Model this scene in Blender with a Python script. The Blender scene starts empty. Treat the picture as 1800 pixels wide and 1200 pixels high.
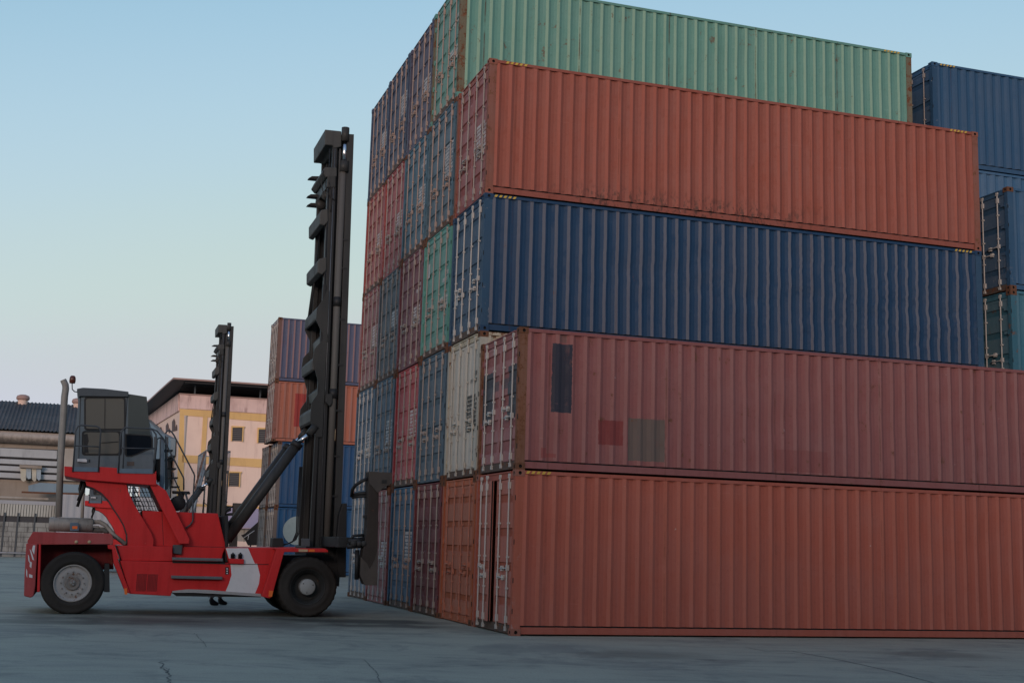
import bpy, math, random
from mathutils import Vector, Matrix, noise
R = random.Random(7)
sc = bpy.context.scene
COL = sc.collection
pi = math.pi

# ------------------------------------------------------------------ camera
F_PX, PITCH, ROLL, EYE = 2238.4, 0.1584, 0.0298, 1.5756      # focal length in pixels of a 1800 px wide picture
cp, sp, cr, sr = math.cos(PITCH), math.sin(PITCH), math.cos(ROLL), math.sin(ROLL)
cam_d = bpy.data.cameras.new('camera'); cam = bpy.data.objects.new('camera', cam_d); COL.objects.link(cam)
cam_d.sensor_width = 36; cam_d.lens = F_PX / 1800 * 36; cam_d.clip_start = 0.1; cam_d.clip_end = 5000
fw = Vector((0, cp, sp)); r0 = Vector((1, 0, 0)); u0 = Vector((0, -sp, cp))
rt = r0 * cr + u0 * sr; up = u0 * cr - r0 * sr
m = Matrix((rt, up, -fw)).transposed().to_4x4(); m.translation = (0, 0, EYE); cam.matrix_world = m
sc.camera = cam

# ------------------------------------------------------------------ sky and light
SUN_EL, SUN_AZ = math.radians(10), math.radians(191)          # azimuth clockwise from +Y
w = bpy.data.worlds.new('World'); sc.world = w; w.use_nodes = True
nt = w.node_tree; bg = nt.nodes['Background']
sky = nt.nodes.new('ShaderNodeTexSky'); sky.sky_type = 'NISHITA'; sky.sun_disc = False
sky.sun_elevation = SUN_EL; sky.sun_rotation = SUN_AZ; sky.air_density = 1.0; sky.dust_density = 0.8; sky.ozone_density = 1.2
# tone the raw sky towards the soft, even dusk sky of the place
sc1 = nt.nodes.new('ShaderNodeVectorMath'); sc1.operation = 'SCALE'; sc1.inputs['Scale'].default_value = 0.15
cv = nt.nodes.new('ShaderNodeRGBCurve'); cv.mapping.use_clip = False
for ci, pts in ((0, ((0, 0.12), (0.12, 0.20), (0.215, 0.342), (0.265, 0.425), (0.318, 0.482), (0.42, 0.552), (0.57, 0.585), (0.75, 0.60), (1, 0.62))),
                (1, ((0, 0.2), (0.18, 0.30), (0.340, 0.546), (0.425, 0.625), (0.492, 0.655), (0.60, 0.678), (0.66, 0.678), (0.757, 0.635), (0.9, 0.62), (1, 0.62))),
                (2, ((0, 0.3), (0.22, 0.46), (0.35, 0.60), (0.485, 0.708), (0.570, 0.750), (0.63, 0.745), (0.69, 0.705), (0.75, 0.668), (1, 0.63)))):
    c = cv.mapping.curves[ci]
    for i, p in enumerate(pts):
        if i < 2: c.points[i].location = p
        else: c.points.new(*p)
        
cv.mapping.update()
sc2 = nt.nodes.new('ShaderNodeVectorMath'); sc2.operation = 'SCALE'; sc2.inputs['Scale'].default_value = 1 / 0.12
nt.links.new(sky.outputs[0], sc1.inputs[0]); nt.links.new(sc1.outputs[0], cv.inputs['Color']); nt.links.new(cv.outputs[0], sc2.inputs[0]); nt.links.new(sc2.outputs[0], bg.inputs[0])
bg.inputs[1].default_value = 0.12
sun_d = bpy.data.lights.new('sun', 'SUN'); sun = bpy.data.objects.new('sun', sun_d); COL.objects.link(sun)
sun_d.energy = 1.5; sun_d.angle = math.radians(20); sun_d.color = (1, 0.76, 0.66)
sd = Vector((math.sin(SUN_AZ) * math.cos(SUN_EL), math.cos(SUN_AZ) * math.cos(SUN_EL), math.sin(SUN_EL)))
sun.rotation_euler = sd.to_track_quat('Z', 'Y').to_euler()
sc.view_settings.view_transform = 'Standard'; sc.view_settings.look = 'None'
sc.view_settings.exposure = 0.0; sc.view_settings.gamma = 1.0

# ------------------------------------------------------------------ site grid: U runs along the containers, V across them
AZ = 0.3155
U = Vector((math.cos(AZ), math.sin(AZ))); V = Vector((-math.sin(AZ), math.cos(AZ)))
C0 = Vector((0.133, 22.954))                                  # near corner of the big stack
O0 = Vector((-8.39, 25.32))                                   # ground point under the lift truck's near rear tyre

def ray(x, y):
    a, b = x - 900, y - 600
    u = a * cr + b * sr; v = -a * sr + b * cr
    return Vector((u, F_PX * cp + v * sp, F_PX * sp - v * cp))
def on_plane(x, y, org, v):                                   # photo point -> (u, z) in the upright plane at distance v from org
    d = ray(x, y); d2 = Vector((d.x, d.y)); q = org + V * v
    t = q.dot(V) / d2.dot(V); P = d2 * t
    return ((P - q).dot(U), d.z * t + EYE)
def on_ground(x, y):
    d = ray(x, y); t = -EYE / d.z
    return Vector((d.x * t, d.y * t))
def hp(x, y, v): return on_plane(x, y, O0, v)

# ------------------------------------------------------------------ object helpers
def tag(o, label=None, cat=None, group=None, kind=None):
    if label: o['label'] = label
    if cat: o['category'] = cat
    if group: o['group'] = group
    if kind: o['kind'] = kind
    return o
def empty(name, loc=(0, 0, 0), rz=0.0, parent=None):
    o = bpy.data.objects.new(name, None); COL.objects.link(o); o.location = loc; o.rotation_euler = (0, 0, rz)
    o.empty_display_size = 0.2
    if parent: o.parent = parent
    return o
def link(name, me, parent=None, mats=None, loc=None):
    o = bpy.data.objects.new(name, me); COL.objects.link(o)
    if parent: o.parent = parent
    if loc: o.location = loc
    if mats:
        for i, mt in enumerate(mats):
            if i < len(o.material_slots):
                o.material_slots[i].link = 'OBJECT'; o.material_slots[i].material = mt
    return o
def copy_tree(o, parent=None):
    c = o.copy(); COL.objects.link(c); c.parent = parent
    for ch in o.children: copy_tree(ch, c)
    return c

class MB:
    def __init__(s): s.v = []; s.f = []; s.m = []; s.s = []
    def add(s, vs, fs, mi=0, smooth=False):
        b = len(s.v); s.v += [tuple(p) for p in vs]
        for f in fs: s.f.append([b + i for i in f]); s.m.append(mi); s.s.append(smooth)
        return s
    def box(s, x0, x1, y0, y1, z0, z1, mi=0, M=None):
        vs = [(x0, y0, z0), (x1, y0, z0), (x1, y1, z0), (x0, y1, z0), (x0, y0, z1), (x1, y0, z1), (x1, y1, z1), (x0, y1, z1)]
        if M: vs = [M @ Vector(p) for p in vs]
        return s.add(vs, [(0, 3, 2, 1), (4, 5, 6, 7), (0, 1, 5, 4), (1, 2, 6, 5), (2, 3, 7, 6), (3, 0, 4, 7)], mi)
    def prism(s, pts, y0, y1, mi=0, smooth=False):             # polygon in (x, z), extruded along y
        n = len(pts)
        area = sum(pts[i][0] * pts[(i + 1) % n][1] - pts[(i + 1) % n][0] * pts[i][1] for i in range(n))
        if area < 0: pts = pts[::-1]
        vs = [(x, y0, z) for x, z in pts] + [(x, y1, z) for x, z in pts]
        fs = [tuple(range(n)), tuple(range(2 * n - 1, n - 1, -1))]
        b = len(s.v); s.v += vs
        for f in fs: s.f.append([b + i for i in f]); s.m.append(mi); s.s.append(False)
        for i in range(n):
            j = (i + 1) % n; s.f.append([b + j, b + i, b + n + i, b + n + j]); s.m.append(mi); s.s.append(smooth)
        return s
    def tube(s, pts, r, n=10, mi=0, caps=True):
        pts = [Vector(p) for p in pts]; rings = []; b = len(s.v)
        rs = r if isinstance(r, (list, tuple)) else [r] * len(pts)
        prev = None
        for i, p in enumerate(pts):
            if i == 0: d = pts[1] - p
            elif i == len(pts) - 1: d = p - pts[i - 1]
            else: d = (pts[i + 1] - p).normalized() + (p - pts[i - 1]).normalized()
            d.normalize()
            if prev is None:
                a = Vector((0, 0, 1)) if abs(d.z) < 0.9 else Vector((1, 0, 0)); e = d.cross(a).normalized()
            else: e = (prev - d * prev.dot(d)).normalized()
            prev = e; g = d.cross(e)
            for k in range(n):
                t = 2 * pi * k / n; s.v.append(tuple(p + (e * math.cos(t) + g * math.sin(t)) * rs[i]))
        for i in range(len(pts) - 1):
            for k in range(n):
                k2 = (k + 1) % n
                s.f.append([b + i * n + k, b + i * n + k2, b + (i + 1) * n + k2, b + (i + 1) * n + k]); s.m.append(mi); s.s.append(True)
        if caps:
            s.f.append([b + k for k in range(n)][::-1]); s.m.append(mi); s.s.append(False)
            e0 = b + (len(pts) - 1) * n
            s.f.append([e0 + k for k in range(n)]); s.m.append(mi); s.s.append(False)
        return s
    def lathe(s, prof, c, n=48, mi=0, axis='Y', mod=None):     # profile of (radius, offset along axis)
        b = len(s.v)
        for j, (r, h) in enumerate(prof):
            for k in range(n):
                rr = r * (mod(j, k) if mod else 1); t = 2 * pi * k / n; a, d = rr * math.cos(t), rr * math.sin(t)
                s.v.append((c[0] + a, c[1] + h, c[2] + d) if axis == 'Y' else (c[0] + a, c[1] + d, c[2] + h) if axis == 'Z' else (c[0] + h, c[1] + a, c[2] + d))
        for j in range(len(prof) - 1):
            for k in range(n):
                k2 = (k + 1) % n; q = [b + j * n + k, b + (j + 1) * n + k, b + (j + 1) * n + k2, b + j * n + k2]
                if axis == 'Z': q = q[::-1]
                s.f.append(q); s.m.append(mi if not isinstance(mi, list) else mi[j]); s.s.append(True)
        return s
    def mesh(s, name, mats=()):
        me = bpy.data.meshes.new(name); me.from_pydata(s.v, [], s.f)
        for mt in mats: me.materials.append(mt)
        me.polygons.foreach_set('material_index', s.m); me.polygons.foreach_set('use_smooth', s.s); me.update()
        return me
    def build(s, name, mats, parent=None, bevel=0, seg=2, loc=None):
        if not isinstance(mats, (list, tuple)): mats = [mats]
        o = bpy.data.objects.new(name, s.mesh(name, mats)); COL.objects.link(o)
        if parent: o.parent = parent
        if loc: o.location = loc
        if bevel:
            b = o.modifiers.new('bevel', 'BEVEL'); b.width = bevel; b.segments = seg; b.limit_method = 'ANGLE'; b.angle_limit = math.radians(40)
        return o

# ------------------------------------------------------------------ materials
class NT:
    def __init__(s, name):
        s.mat = bpy.data.materials.new(name); s.mat.use_nodes = True; s.t = s.mat.node_tree
        s.b = s.t.nodes['Principled BSDF']; s.tc = None
    def n(s, typ, **kw):
        x = s.t.nodes.new(typ)
        for k, v in kw.items(): setattr(x, k, v)
        return x
    def l(s, a, b): s.t.links.new(a, b)
    def coord(s, kind='Object'):
        if not s.tc: s.tc = s.n('ShaderNodeTexCoord')
        return s.tc.outputs[kind]
    def mapped(s, scale=(1, 1, 1), loc=(0, 0, 0), rot=(0, 0, 0), src=None):
        mp = s.n('ShaderNodeMapping'); mp.inputs['Scale'].default_value = scale; mp.inputs['Location'].default_value = loc
        mp.inputs['Rotation'].default_value = rot
        s.l(src or s.coord(), mp.inputs[0]); return mp.outputs[0]
    def noise(s, vec, scale, detail=4, rough=0.55, dist=0.0):
        x = s.n('ShaderNodeTexNoise'); x.inputs['Scale'].default_value = scale; x.inputs['Detail'].default_value = detail
        x.inputs['Roughness'].default_value = rough; x.inputs['Distortion'].default_value = dist
        s.l(vec, x.inputs['Vector']); return x.outputs['Fac']
    def ramp(s, fac, lo, hi):
        x = s.n('ShaderNodeMapRange'); x.inputs[1].default_value = lo; x.inputs[2].default_value = hi
        x.interpolation_type = 'SMOOTHSTEP'; s.l(fac, x.inputs[0]); return x.outputs[0]
    def math(s, op, a, b=None, c=None):
        x = s.n('ShaderNodeMath', operation=op)
        for i, q in enumerate((a, b, c)):
            if q is None: continue
            if isinstance(q, (int, float)): x.inputs[i].default_value = q
            else: s.l(q, x.inputs[i])
        return x.outputs[0]
    def mix(s, fac, a, b, mode='MIX'):
        x = s.n('ShaderNodeMix', data_type='RGBA', blend_type=mode)
        for i, q in ((0, fac), (6, a), (7, b)):
            if isinstance(q, (int, float)): x.inputs[i].default_value = q
            elif isinstance(q, (tuple, list)): x.inputs[i].default_value = (*q[:3], 1)
            else: s.l(q, x.inputs[i])
        return x.outputs[2]
    def bump(s, h, strength=0.2, dist=0.01):
        x = s.n('ShaderNodeBump'); x.inputs['Strength'].default_value = strength; x.inputs['Distance'].default_value = dist
        s.l(h, x.inputs['Height']); s.l(x.outputs[0], s.b.inputs['Normal'])
    def boxmask(s, ax, a0, a1, az, z0, z1):
        f = s.math('MULTIPLY', s.math('GREATER_THAN', ax, a0), s.math('LESS_THAN', ax, a1))
        g = s.math('MULTIPLY', s.math('GREATER_THAN', az, z0), s.math('LESS_THAN', az, z1))
        return s.math('MULTIPLY', f, g)

RUST = (0.11, 0.042, 0.02)
seedc = [0]
M_SEAM = 2.34
def paint(name, col, rust=0.3, fade=0.35, rough=0.55, patches=(), streak=0.25, fadecol=None, spots=False, scale=1.0, chips=0.2, dirt=0.3, seams=0.0, pax=0):
    N = NT(name); seedc[0] += 1; off = (seedc[0] * 3.7, seedc[0] * 1.9, seedc[0] * 5.3)
    p = N.mapped((scale,) * 3, off)
    fc = fadecol or tuple(0.72 * c + 0.28 * (0.6 * sum(col) / 3 + min(0.13, 0.03 + 0.7 * sum(col) / 3)) for c in col)
    f1 = N.ramp(N.noise(p, 0.9, 5, 0.6), 0.35, 0.7)
    c = N.mix(N.math('MULTIPLY', f1, fade), col, fc)
    # rain streaks run down the panel
    st = N.noise(N.mapped((7 * scale, 7 * scale, 0.35 * scale), off), 1.0, 4, 0.6)
    c = N.mix(N.math('MULTIPLY', N.ramp(st, 0.45, 0.75), streak), c, tuple(x * 0.55 for x in col))
    c = N.mix(N.math('MULTIPLY', N.ramp(st, 0.5, 0.25), streak * 0.8), c, fc)
    fine = N.noise(p, 14, 4, 0.7)
    c = N.mix(N.math('MULTIPLY', N.ramp(fine, 0.5, 0.8), dirt), c, tuple(x * 0.5 for x in col))
    sep = N.n('ShaderNodeSeparateXYZ'); N.l(N.coord(), sep.inputs[0])
    for (x0, x1, z0, z1, pc, st_) in patches:
        wb = N.math('MULTIPLY', N.math('SUBTRACT', N.noise(N.mapped((9, 9, 9)), 1.0, 4, 0.7), 0.5), 0.05)
        mk = N.boxmask(N.math('ADD', sep.outputs[pax], wb), x0, x1, N.math('ADD', sep.outputs[2], wb), z0, z1)
        mk = N.math('MULTIPLY', mk, N.math('SUBTRACT', 1.0, N.math('MULTIPLY', N.ramp(N.noise(p, 3.5, 6, 0.75), 0.55, 0.75), 0.45)))
        c = N.mix(N.math('MULTIPLY', mk, st_), c, pc)
    r1 = N.noise(p, 2.3, 9, 0.78); th = 0.67 - 0.17 * rust
    rm = N.ramp(r1, th, th + 0.05)
    r2 = N.noise(N.mapped((4 * scale, 4 * scale, 0.8 * scale), off), 2.0, 6, 0.75)
    rm = N.math('MAXIMUM', rm, N.math('MULTIPLY', N.ramp(r2, 0.74 - 0.14 * rust, 0.80 - 0.12 * rust), 0.7))
    if spots:
        low = N.ramp(sep.outputs[2], 0.62, 0.25)
        sn = N.noise(N.mapped((3.6, 1, 2.2), off), 2.2, 6, 0.8)
        mould = N.math('MULTIPLY', N.math('MULTIPLY', low, N.ramp(sn, 0.50, 0.60)), N.math('MULTIPLY', N.ramp(sep.outputs[0], 9.5, 6.0), N.ramp(sep.outputs[0], 0.5, 3.0)))
        c = N.mix(N.math('MULTIPLY', mould, 0.7), c, (0.035, 0.028, 0.024))
    c = N.mix(N.math('MULTIPLY', rm, min(1, 0.5 + rust * 0.6)), c, N.mix(N.ramp(fine, 0.4, 0.6), RUST, (0.17, 0.08, 0.045)))
    if pax == 1:
        lowm = N.ramp(sep.outputs[2], 1.1, 0.3)
        scf = N.noise(N.mapped((6, 6, 2.5), off), 1.6, 8, 0.85)
        c = N.mix(N.math('MULTIPLY', N.math('MULTIPLY', lowm, N.ramp(scf, 0.55, 0.62)), 0.45), c, (0.34, 0.32, 0.30))
        c = N.mix(N.math('MULTIPLY', N.ramp(N.noise(N.mapped((3, 3, 5), (off[1], 2, off[0])), 1.3, 7, 0.8), 0.6, 0.66), 0.3), c, (0.30, 0.28, 0.27))
    if seams:
        ph = N.math('ABSOLUTE', N.math('SUBTRACT', N.math('FRACT', N.math('DIVIDE', N.math('ADD', sep.outputs[0], 0.55), M_SEAM)), 0.5))
        ln = N.math('MULTIPLY', N.ramp(ph, 0.012, 0.002), N.ramp(N.noise(N.mapped((0.4, 1, 1.1), off), 1.4, 4, 0.7), 0.35, 0.62))
        c = N.mix(N.math('MULTIPLY', ln, seams), c, tuple(0.5 * a + 0.5 * b for a, b in zip(RUST, tuple(q * 0.5 for q in col))))
        sc_ = N.noise(N.mapped((5, 1, 1.6), off), 2.6, 8, 0.85)
        c = N.mix(N.math('MULTIPLY', N.ramp(sc_, 0.66, 0.70), seams * 0.9), c, tuple(q * 0.32 for q in col))
        sl = N.noise(N.mapped((0.7, 1, 22), off), 1.5, 3, 0.6)
        c = N.mix(N.math('MULTIPLY', N.ramp(sl, 0.70, 0.74), seams * 0.5), c, tuple(min(0.6, q * 1.2 + 0.08) for q in col))
    if chips:
        ch = N.noise(p, 9, 3, 0.5); c = N.mix(N.math('MULTIPLY', N.ramp(ch, 0.775, 0.79), chips * 2), c, (0.5, 0.48, 0.44))
    N.l(c, N.b.inputs['Base Color'])
    N.l(N.math('ADD', N.math('MULTIPLY', N.ramp(r1, th - 0.15, th), 0.2), rough), N.b.inputs['Roughness'])
    N.b.inputs['Specular IOR Level'].default_value = 0.16
    N.bump(N.math('ADD', N.noise(p, 1.6, 4, 0.5), N.math('MULTIPLY', fine, 0.06)), 0.35, 0.02)
    return N.mat
def plain(name, col, rough=0.6, metal=0.0, var=0.25, scale=6, spec=0.4, bump=0.1, dark=0.5):
    N = NT(name); seedc[0] += 1; p = N.mapped((1, 1, 1), (seedc[0] * 2.3, 0, seedc[0]))
    f = N.noise(p, scale, 6, 0.65)
    c = N.mix(N.math('MULTIPLY', N.ramp(f, 0.35, 0.75), var), col, tuple(x * dark for x in col))
    N.l(c, N.b.inputs['Base Color']); N.b.inputs['Roughness'].default_value = rough; N.b.inputs['Metallic'].default_value = metal
    N.b.inputs['Specular IOR Level'].default_value = spec
    if bump: N.bump(f, bump, 0.01)
    return N.mat

M_sill = paint('worn_sill', (0.10, 0.075, 0.062), 0.8, 0.4, 0.75, scale=2, chips=0.3)
M_hole = plain('dark_hole', (0.01, 0.01, 0.011), 0.9, var=0)
M_rustc = paint('rusted_casting', (0.13, 0.06, 0.035), 0.9, 0.3, 0.8, streak=0.4, scale=3)
M_bar = paint('galvanised_bar', (0.31, 0.27, 0.245), 0.35, 0.3, 0.5, scale=3, chips=0)
M_barW = paint('pale_bar', (0.46, 0.44, 0.41), 0.3, 0.3, 0.5, scale=3, chips=0)
M_barR = paint('rusty_bar', (0.36, 0.27, 0.23), 0.45, 0.3, 0.7, scale=3, chips=0)
M_white = plain('stencil_white', (0.58, 0.58, 0.57), 0.7, var=0.5, scale=20)
M_yellow = plain('hazard_yellow', (0.55, 0.36, 0.05), 0.6, var=0.4, scale=15)
M_black = plain('black_paint', (0.018, 0.018, 0.019), 0.6, var=0.3)
M_floor = plain('floor_plank', (0.13, 0.09, 0.06), 0.8)

# ------------------------------------------------------------------ ground
def ground_material():
    N = NT('yard_concrete'); p = N.mapped((1, 1, 1)); 
    big = N.noise(p, 0.12, 5, 0.6); mid = N.noise(p, 0.9, 6, 0.65, 0.4)
    trk = N.noise(N.mapped((0.35, 1.1, 1), (3, 1, 0), (0, 0, -0.25)), 1.1, 8, 0.72, 0.9)
    fine = N.noise(p, 40, 4, 0.7)
    c = N.mix(N.ramp(big, 0.3, 0.7), (0.315, 0.322, 0.248), (0.365, 0.370, 0.285))
    c = N.mix(N.math('MULTIPLY', N.ramp(trk, 0.42, 0.75), 0.42), c, (0.115, 0.125, 0.12))
    c = N.mix(N.math('MULTIPLY', N.ramp(mid, 0.52, 0.75), 0.4), c, (0.09, 0.098, 0.10))
    c = N.mix(N.math('MULTIPLY', N.ramp(fine, 0.4, 0.75), 0.45), c, (0.09, 0.095, 0.095))
    blot = N.noise(N.mapped((1, 1, 1), (9, 4, 0)), 0.33, 7, 0.75, 0.6)
    c = N.mix(N.math('MULTIPLY', N.ramp(blot, 0.50, 0.62), 0.5), c, (0.12, 0.13, 0.12))
    blo2 = N.noise(N.mapped((0.5, 1.4, 1), (2, 8, 0), (0, 0, -0.3)), 0.9, 8, 0.8, 0.5)
    c = N.mix(N.math('MULTIPLY', N.ramp(blo2, 0.58, 0.66), 0.5), c, (0.07, 0.075, 0.072))
    grit = N.noise(p, 6, 5, 0.8); c = N.mix(N.math('MULTIPLY', N.ramp(grit, 0.62, 0.72), 0.4), c, (0.07, 0.072, 0.07))
    c = N.mix(N.math('MULTIPLY', N.ramp(N.noise(N.mapped((0.5, 3.0, 1), (1, 7, 0), (0, 0, -0.2)), 3.0, 6, 0.75), 0.6, 0.7), 0.35), c, (0.33, 0.34, 0.32))
    # oil and tyre dirt where the lift trucks work, with contact shade painted under the near one
    sep = N.n('ShaderNodeSeparateXYZ'); N.l(N.coord(), sep.inputs[0])
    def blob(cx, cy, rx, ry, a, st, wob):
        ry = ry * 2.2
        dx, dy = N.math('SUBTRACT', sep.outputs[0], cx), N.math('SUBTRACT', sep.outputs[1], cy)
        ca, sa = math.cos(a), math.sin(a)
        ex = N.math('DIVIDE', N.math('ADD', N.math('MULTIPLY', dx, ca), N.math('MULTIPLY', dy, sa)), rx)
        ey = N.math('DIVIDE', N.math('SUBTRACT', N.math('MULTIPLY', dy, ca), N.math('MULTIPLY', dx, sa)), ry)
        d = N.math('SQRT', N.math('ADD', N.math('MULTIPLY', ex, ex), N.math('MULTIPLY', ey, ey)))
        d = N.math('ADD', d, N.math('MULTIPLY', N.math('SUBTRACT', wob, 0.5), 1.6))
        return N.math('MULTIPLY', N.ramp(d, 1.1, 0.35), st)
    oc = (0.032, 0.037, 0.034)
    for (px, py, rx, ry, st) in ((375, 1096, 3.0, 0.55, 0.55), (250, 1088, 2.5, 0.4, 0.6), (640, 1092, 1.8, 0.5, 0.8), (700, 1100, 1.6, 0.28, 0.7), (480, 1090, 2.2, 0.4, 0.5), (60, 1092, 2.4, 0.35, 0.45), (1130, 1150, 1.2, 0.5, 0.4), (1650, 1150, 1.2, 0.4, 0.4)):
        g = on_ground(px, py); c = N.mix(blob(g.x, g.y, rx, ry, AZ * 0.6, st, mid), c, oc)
    g = on_ground(420, 1100); c = N.mix(blob(g.x, g.y, 1.6, 0.5, 0.1, 0.25, mid), c, (0.19, 0.18, 0.15))
    g = on_ground(370, 1079); c = N.mix(blob(g.x, g.y, 3.6, 0.7, AZ, 0.75, mid), c, (0.035, 0.037, 0.038))  # oil stain darkened further to paint in the contact shade under the truck
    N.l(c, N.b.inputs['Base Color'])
    N.l(N.math('ADD', N.math('MULTIPLY', mid, 0.25), 0.55), N.b.inputs['Roughness']); N.b.inputs['Specular IOR Level'].default_value = 0.2
    N.bump(N.math('ADD', N.math('MULTIPLY', fine, 0.35), N.math('ADD', mid, trk)), 0.35, 0.01)
    return N.mat
gm = MB(); gm.add([(-1500, -600, 0), (1500, -600, 0), (1500, 2500, 0), (-1500, 2500, 0)], [(0, 1, 2, 3)])
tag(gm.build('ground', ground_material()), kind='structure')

M_crack = plain('crack', (0.10, 0.108, 0.10), 0.9)
def crack(pts, w, wob=0.02, name='ground_crack', z=0.004, mt=None):
    g = [on_ground(*p) for p in pts]; line = []
    for a, b in zip(g, g[1:]):
        n = max(2, int((b - a).length / 0.05))
        for i in range(n): line.append(a + (b - a) * (i / n))
    line.append(g[-1]); L, Rr = [], []
    for i, p in enumerate(line):
        d = (line[min(i + 1, len(line) - 1)] - line[max(i - 1, 0)]).normalized(); nn = Vector((-d.y, d.x))
        off = (0.6 * noise.noise(Vector((p.x * 1.3, p.y * 1.3, w * 9))) + 0.5 * noise.noise(Vector((p.x * 6, p.y * 6, 1))) + 0.5 * noise.noise(Vector((p.x * 17, p.y * 17, 4)))) * wob
        ww = w * (0.5 + 0.9 * abs(noise.noise(Vector((p.x * 5, p.y * 5, 3)))) + 0.2) * (0.3 if i in (0, len(line) - 1) else 1)
        L.append((*(p + nn * (off + ww)), z)); Rr.append((*(p + nn * (off - ww)), z))
    mb = MB(); n = len(line); mb.add(L + Rr, [(i, n + i, n + i + 1, i + 1) for i in range(n - 1)])
    tag(mb.build(name, mt or M_crack), kind='structure')
crack([(280, 1163), (290, 1167), (286, 1174), (293, 1181), (297, 1188), (303, 1204)], 0.009, 0.07)
crack([(280, 1163), (297, 1160)], 0.008, 0.04)
crack([(288, 1172), (296, 1175), (294, 1183)], 0.006, 0.05)
crack([(297, 1160), (600, 1158), (640, 1159)], 0.006, 0.01)
crack([(0, 1177), (280, 1179)], 0.006, 0.01)
crack([(340, 1112), (352, 1122), (365, 1137)], 0.005, 0.05)
crack([(100, 1138), (460, 1140)], 0.004, 0.01)
crack([(1392, 1144), (1480, 1160), (1570, 1180), (1650, 1202)], 0.012, 0.02)
crack([(1340, 1143), (1392, 1144), (1800, 1143)], 0.007, 0.02)
crack([(1310, 1137), (1345, 1144), (1395, 1144)], 0.008, 0.05)
crack([(640, 1159), (660, 1178), (672, 1204)], 0.005, 0.03)

# ------------------------------------------------------------------ shipping containers (x along the box, door end at x = 0, visible side at y = 0)
L_, W_ = 12.192, 2.438
def wall_mesh(H, seed, dent=0.004, wob=0.0, nz=20, length=L_):
    n = int(round((length - 0.33) / 0.2785)); x0 = 0.165; pitch = (length - 0.33) / n
    xs, ys, outer = [], [], []
    for i in range(n):
        a = x0 + i * pitch
        for t, y in ((0.0, 0.016), (0.26, 0.016), (0.50, 0.052), (0.76, 0.052)):
            xs.append(a + t * pitch); ys.append(y); outer.append(y)
    xs.append(x0 + n * pitch); ys.append(0.016)
    z0, z1 = 0.175, H - 0.075; mb = MB(); vs = []
    rr = random.Random(seed)
    dents = [(rr.uniform(0.5, length - 0.5), rr.uniform(0.4, H - 0.4), rr.uniform(0.12, 0.5), rr.uniform(0.5, 1.0)) for _ in range(14)]
    for j in range(nz + 1):
        z = z0 + (z1 - z0) * j / nz; e = math.sin(pi * j / nz) ** 0.5 if 0 < j < nz else 0
        for x, y in zip(xs, ys):
            q = Vector((x * 0.55, seed * 3.1, z * 0.9))
            d = noise.noise(q) * dent * 2 + noise.noise(q * 3) * dent
            for dx, dz, r, a in dents:
                k = ((x - dx) ** 2 + (z - dz) ** 2) / (r * r)
                if k < 4: d += dent * 2.2 * a * math.exp(-k * 1.5)
            sx = wob * (noise.noise(Vector((x * 0.6, z * 2.2, seed))) + 0.8 * noise.noise(Vector((x * 2.0, z * 6.5, seed + 5))) + 0.4 * noise.noise(Vector((x * 4, z * 13, seed)))) * e * (0.08 + 1.0 * (x / length) ** 1.3)
            vs.append((x + sx, y + max(-0.006, d * e), z))
    m_ = len(xs); fs = []; b = 0
    mb.v = vs
    for j in range(nz):
        for i in range(m_ - 1):
            mb.f.append([j * m_ + i, j * m_ + i + 1, (j + 1) * m_ + i + 1, (j + 1) * m_ + i]); mb.m.append(1 if i % 4 == 0 else 0); mb.s.append(False)
    return mb.mesh('side_wall', [M_black, M_black])

def casting_mesh():
    # box .178 x .162 x .118 with pockets on every face; local corner at origin, grows +x +y +z
    mb = MB(); X, Y, Z = 0.178, 0.162, 0.118
    def face(o, a, b, nrm, la, lb):
        o, a, b, nrm = map(Vector, (o, a, b, nrm))
        def P(s_, t_, k=0): return o + a * s_ + b * t_ - nrm * k
        s0, s1, t0, t1 = la * 0.33, la * 0.67, lb * 0.24, lb * 0.76
        out = [P(0, 0), P(la, 0), P(la, lb), P(0, lb)]
        c = min(s1 - s0, t1 - t0) * 0.3
        inn = [P(s0 + c, t0), P(s1 - c, t0), P(s1, t0 + c), P(s1, t1 - c), P(s1 - c, t1), P(s0 + c, t1), P(s0, t1 - c), P(s0, t0 + c)]
        dp = [p - nrm * 0.035 for p in inn]
        mb.add(out + inn, [(0, 1, 5, 4), (1, 6, 5), (1, 2, 7, 6), (2, 8, 7), (2, 3, 9, 8), (3, 10, 9), (3, 0, 11, 10), (0, 4, 11)])
        mb.add(inn + dp, [(i, (i + 1) % 8, 8 + (i + 1) % 8, 8 + i) for i in range(8)], 1)
        mb.add(dp, [tuple(range(8))], 1)
    face((0, 0, 0), (1, 0, 0), (0, 0, 1), (0, -1, 0), X, Z)
    face((X, Y, 0), (-1, 0, 0), (0, 0, 1), (0, 1, 0), X, Z)
    face((0, Y, 0), (0, -1, 0), (0, 0, 1), (-1, 0, 0), Y, Z)
    face((X, 0, 0), (0, 1, 0), (0, 0, 1), (1, 0, 0), Y, Z)
    face((0, 0, Z), (1, 0, 0), (0, 1, 0), (0, 0, 1), X, Y)
    face((0, Y, 0), (1, 0, 0), (0, -1, 0), (0, 0, -1), X, Y)
    return mb.mesh('corner_casting', [M_black, M_hole])
CAST = casting_mesh()

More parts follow.
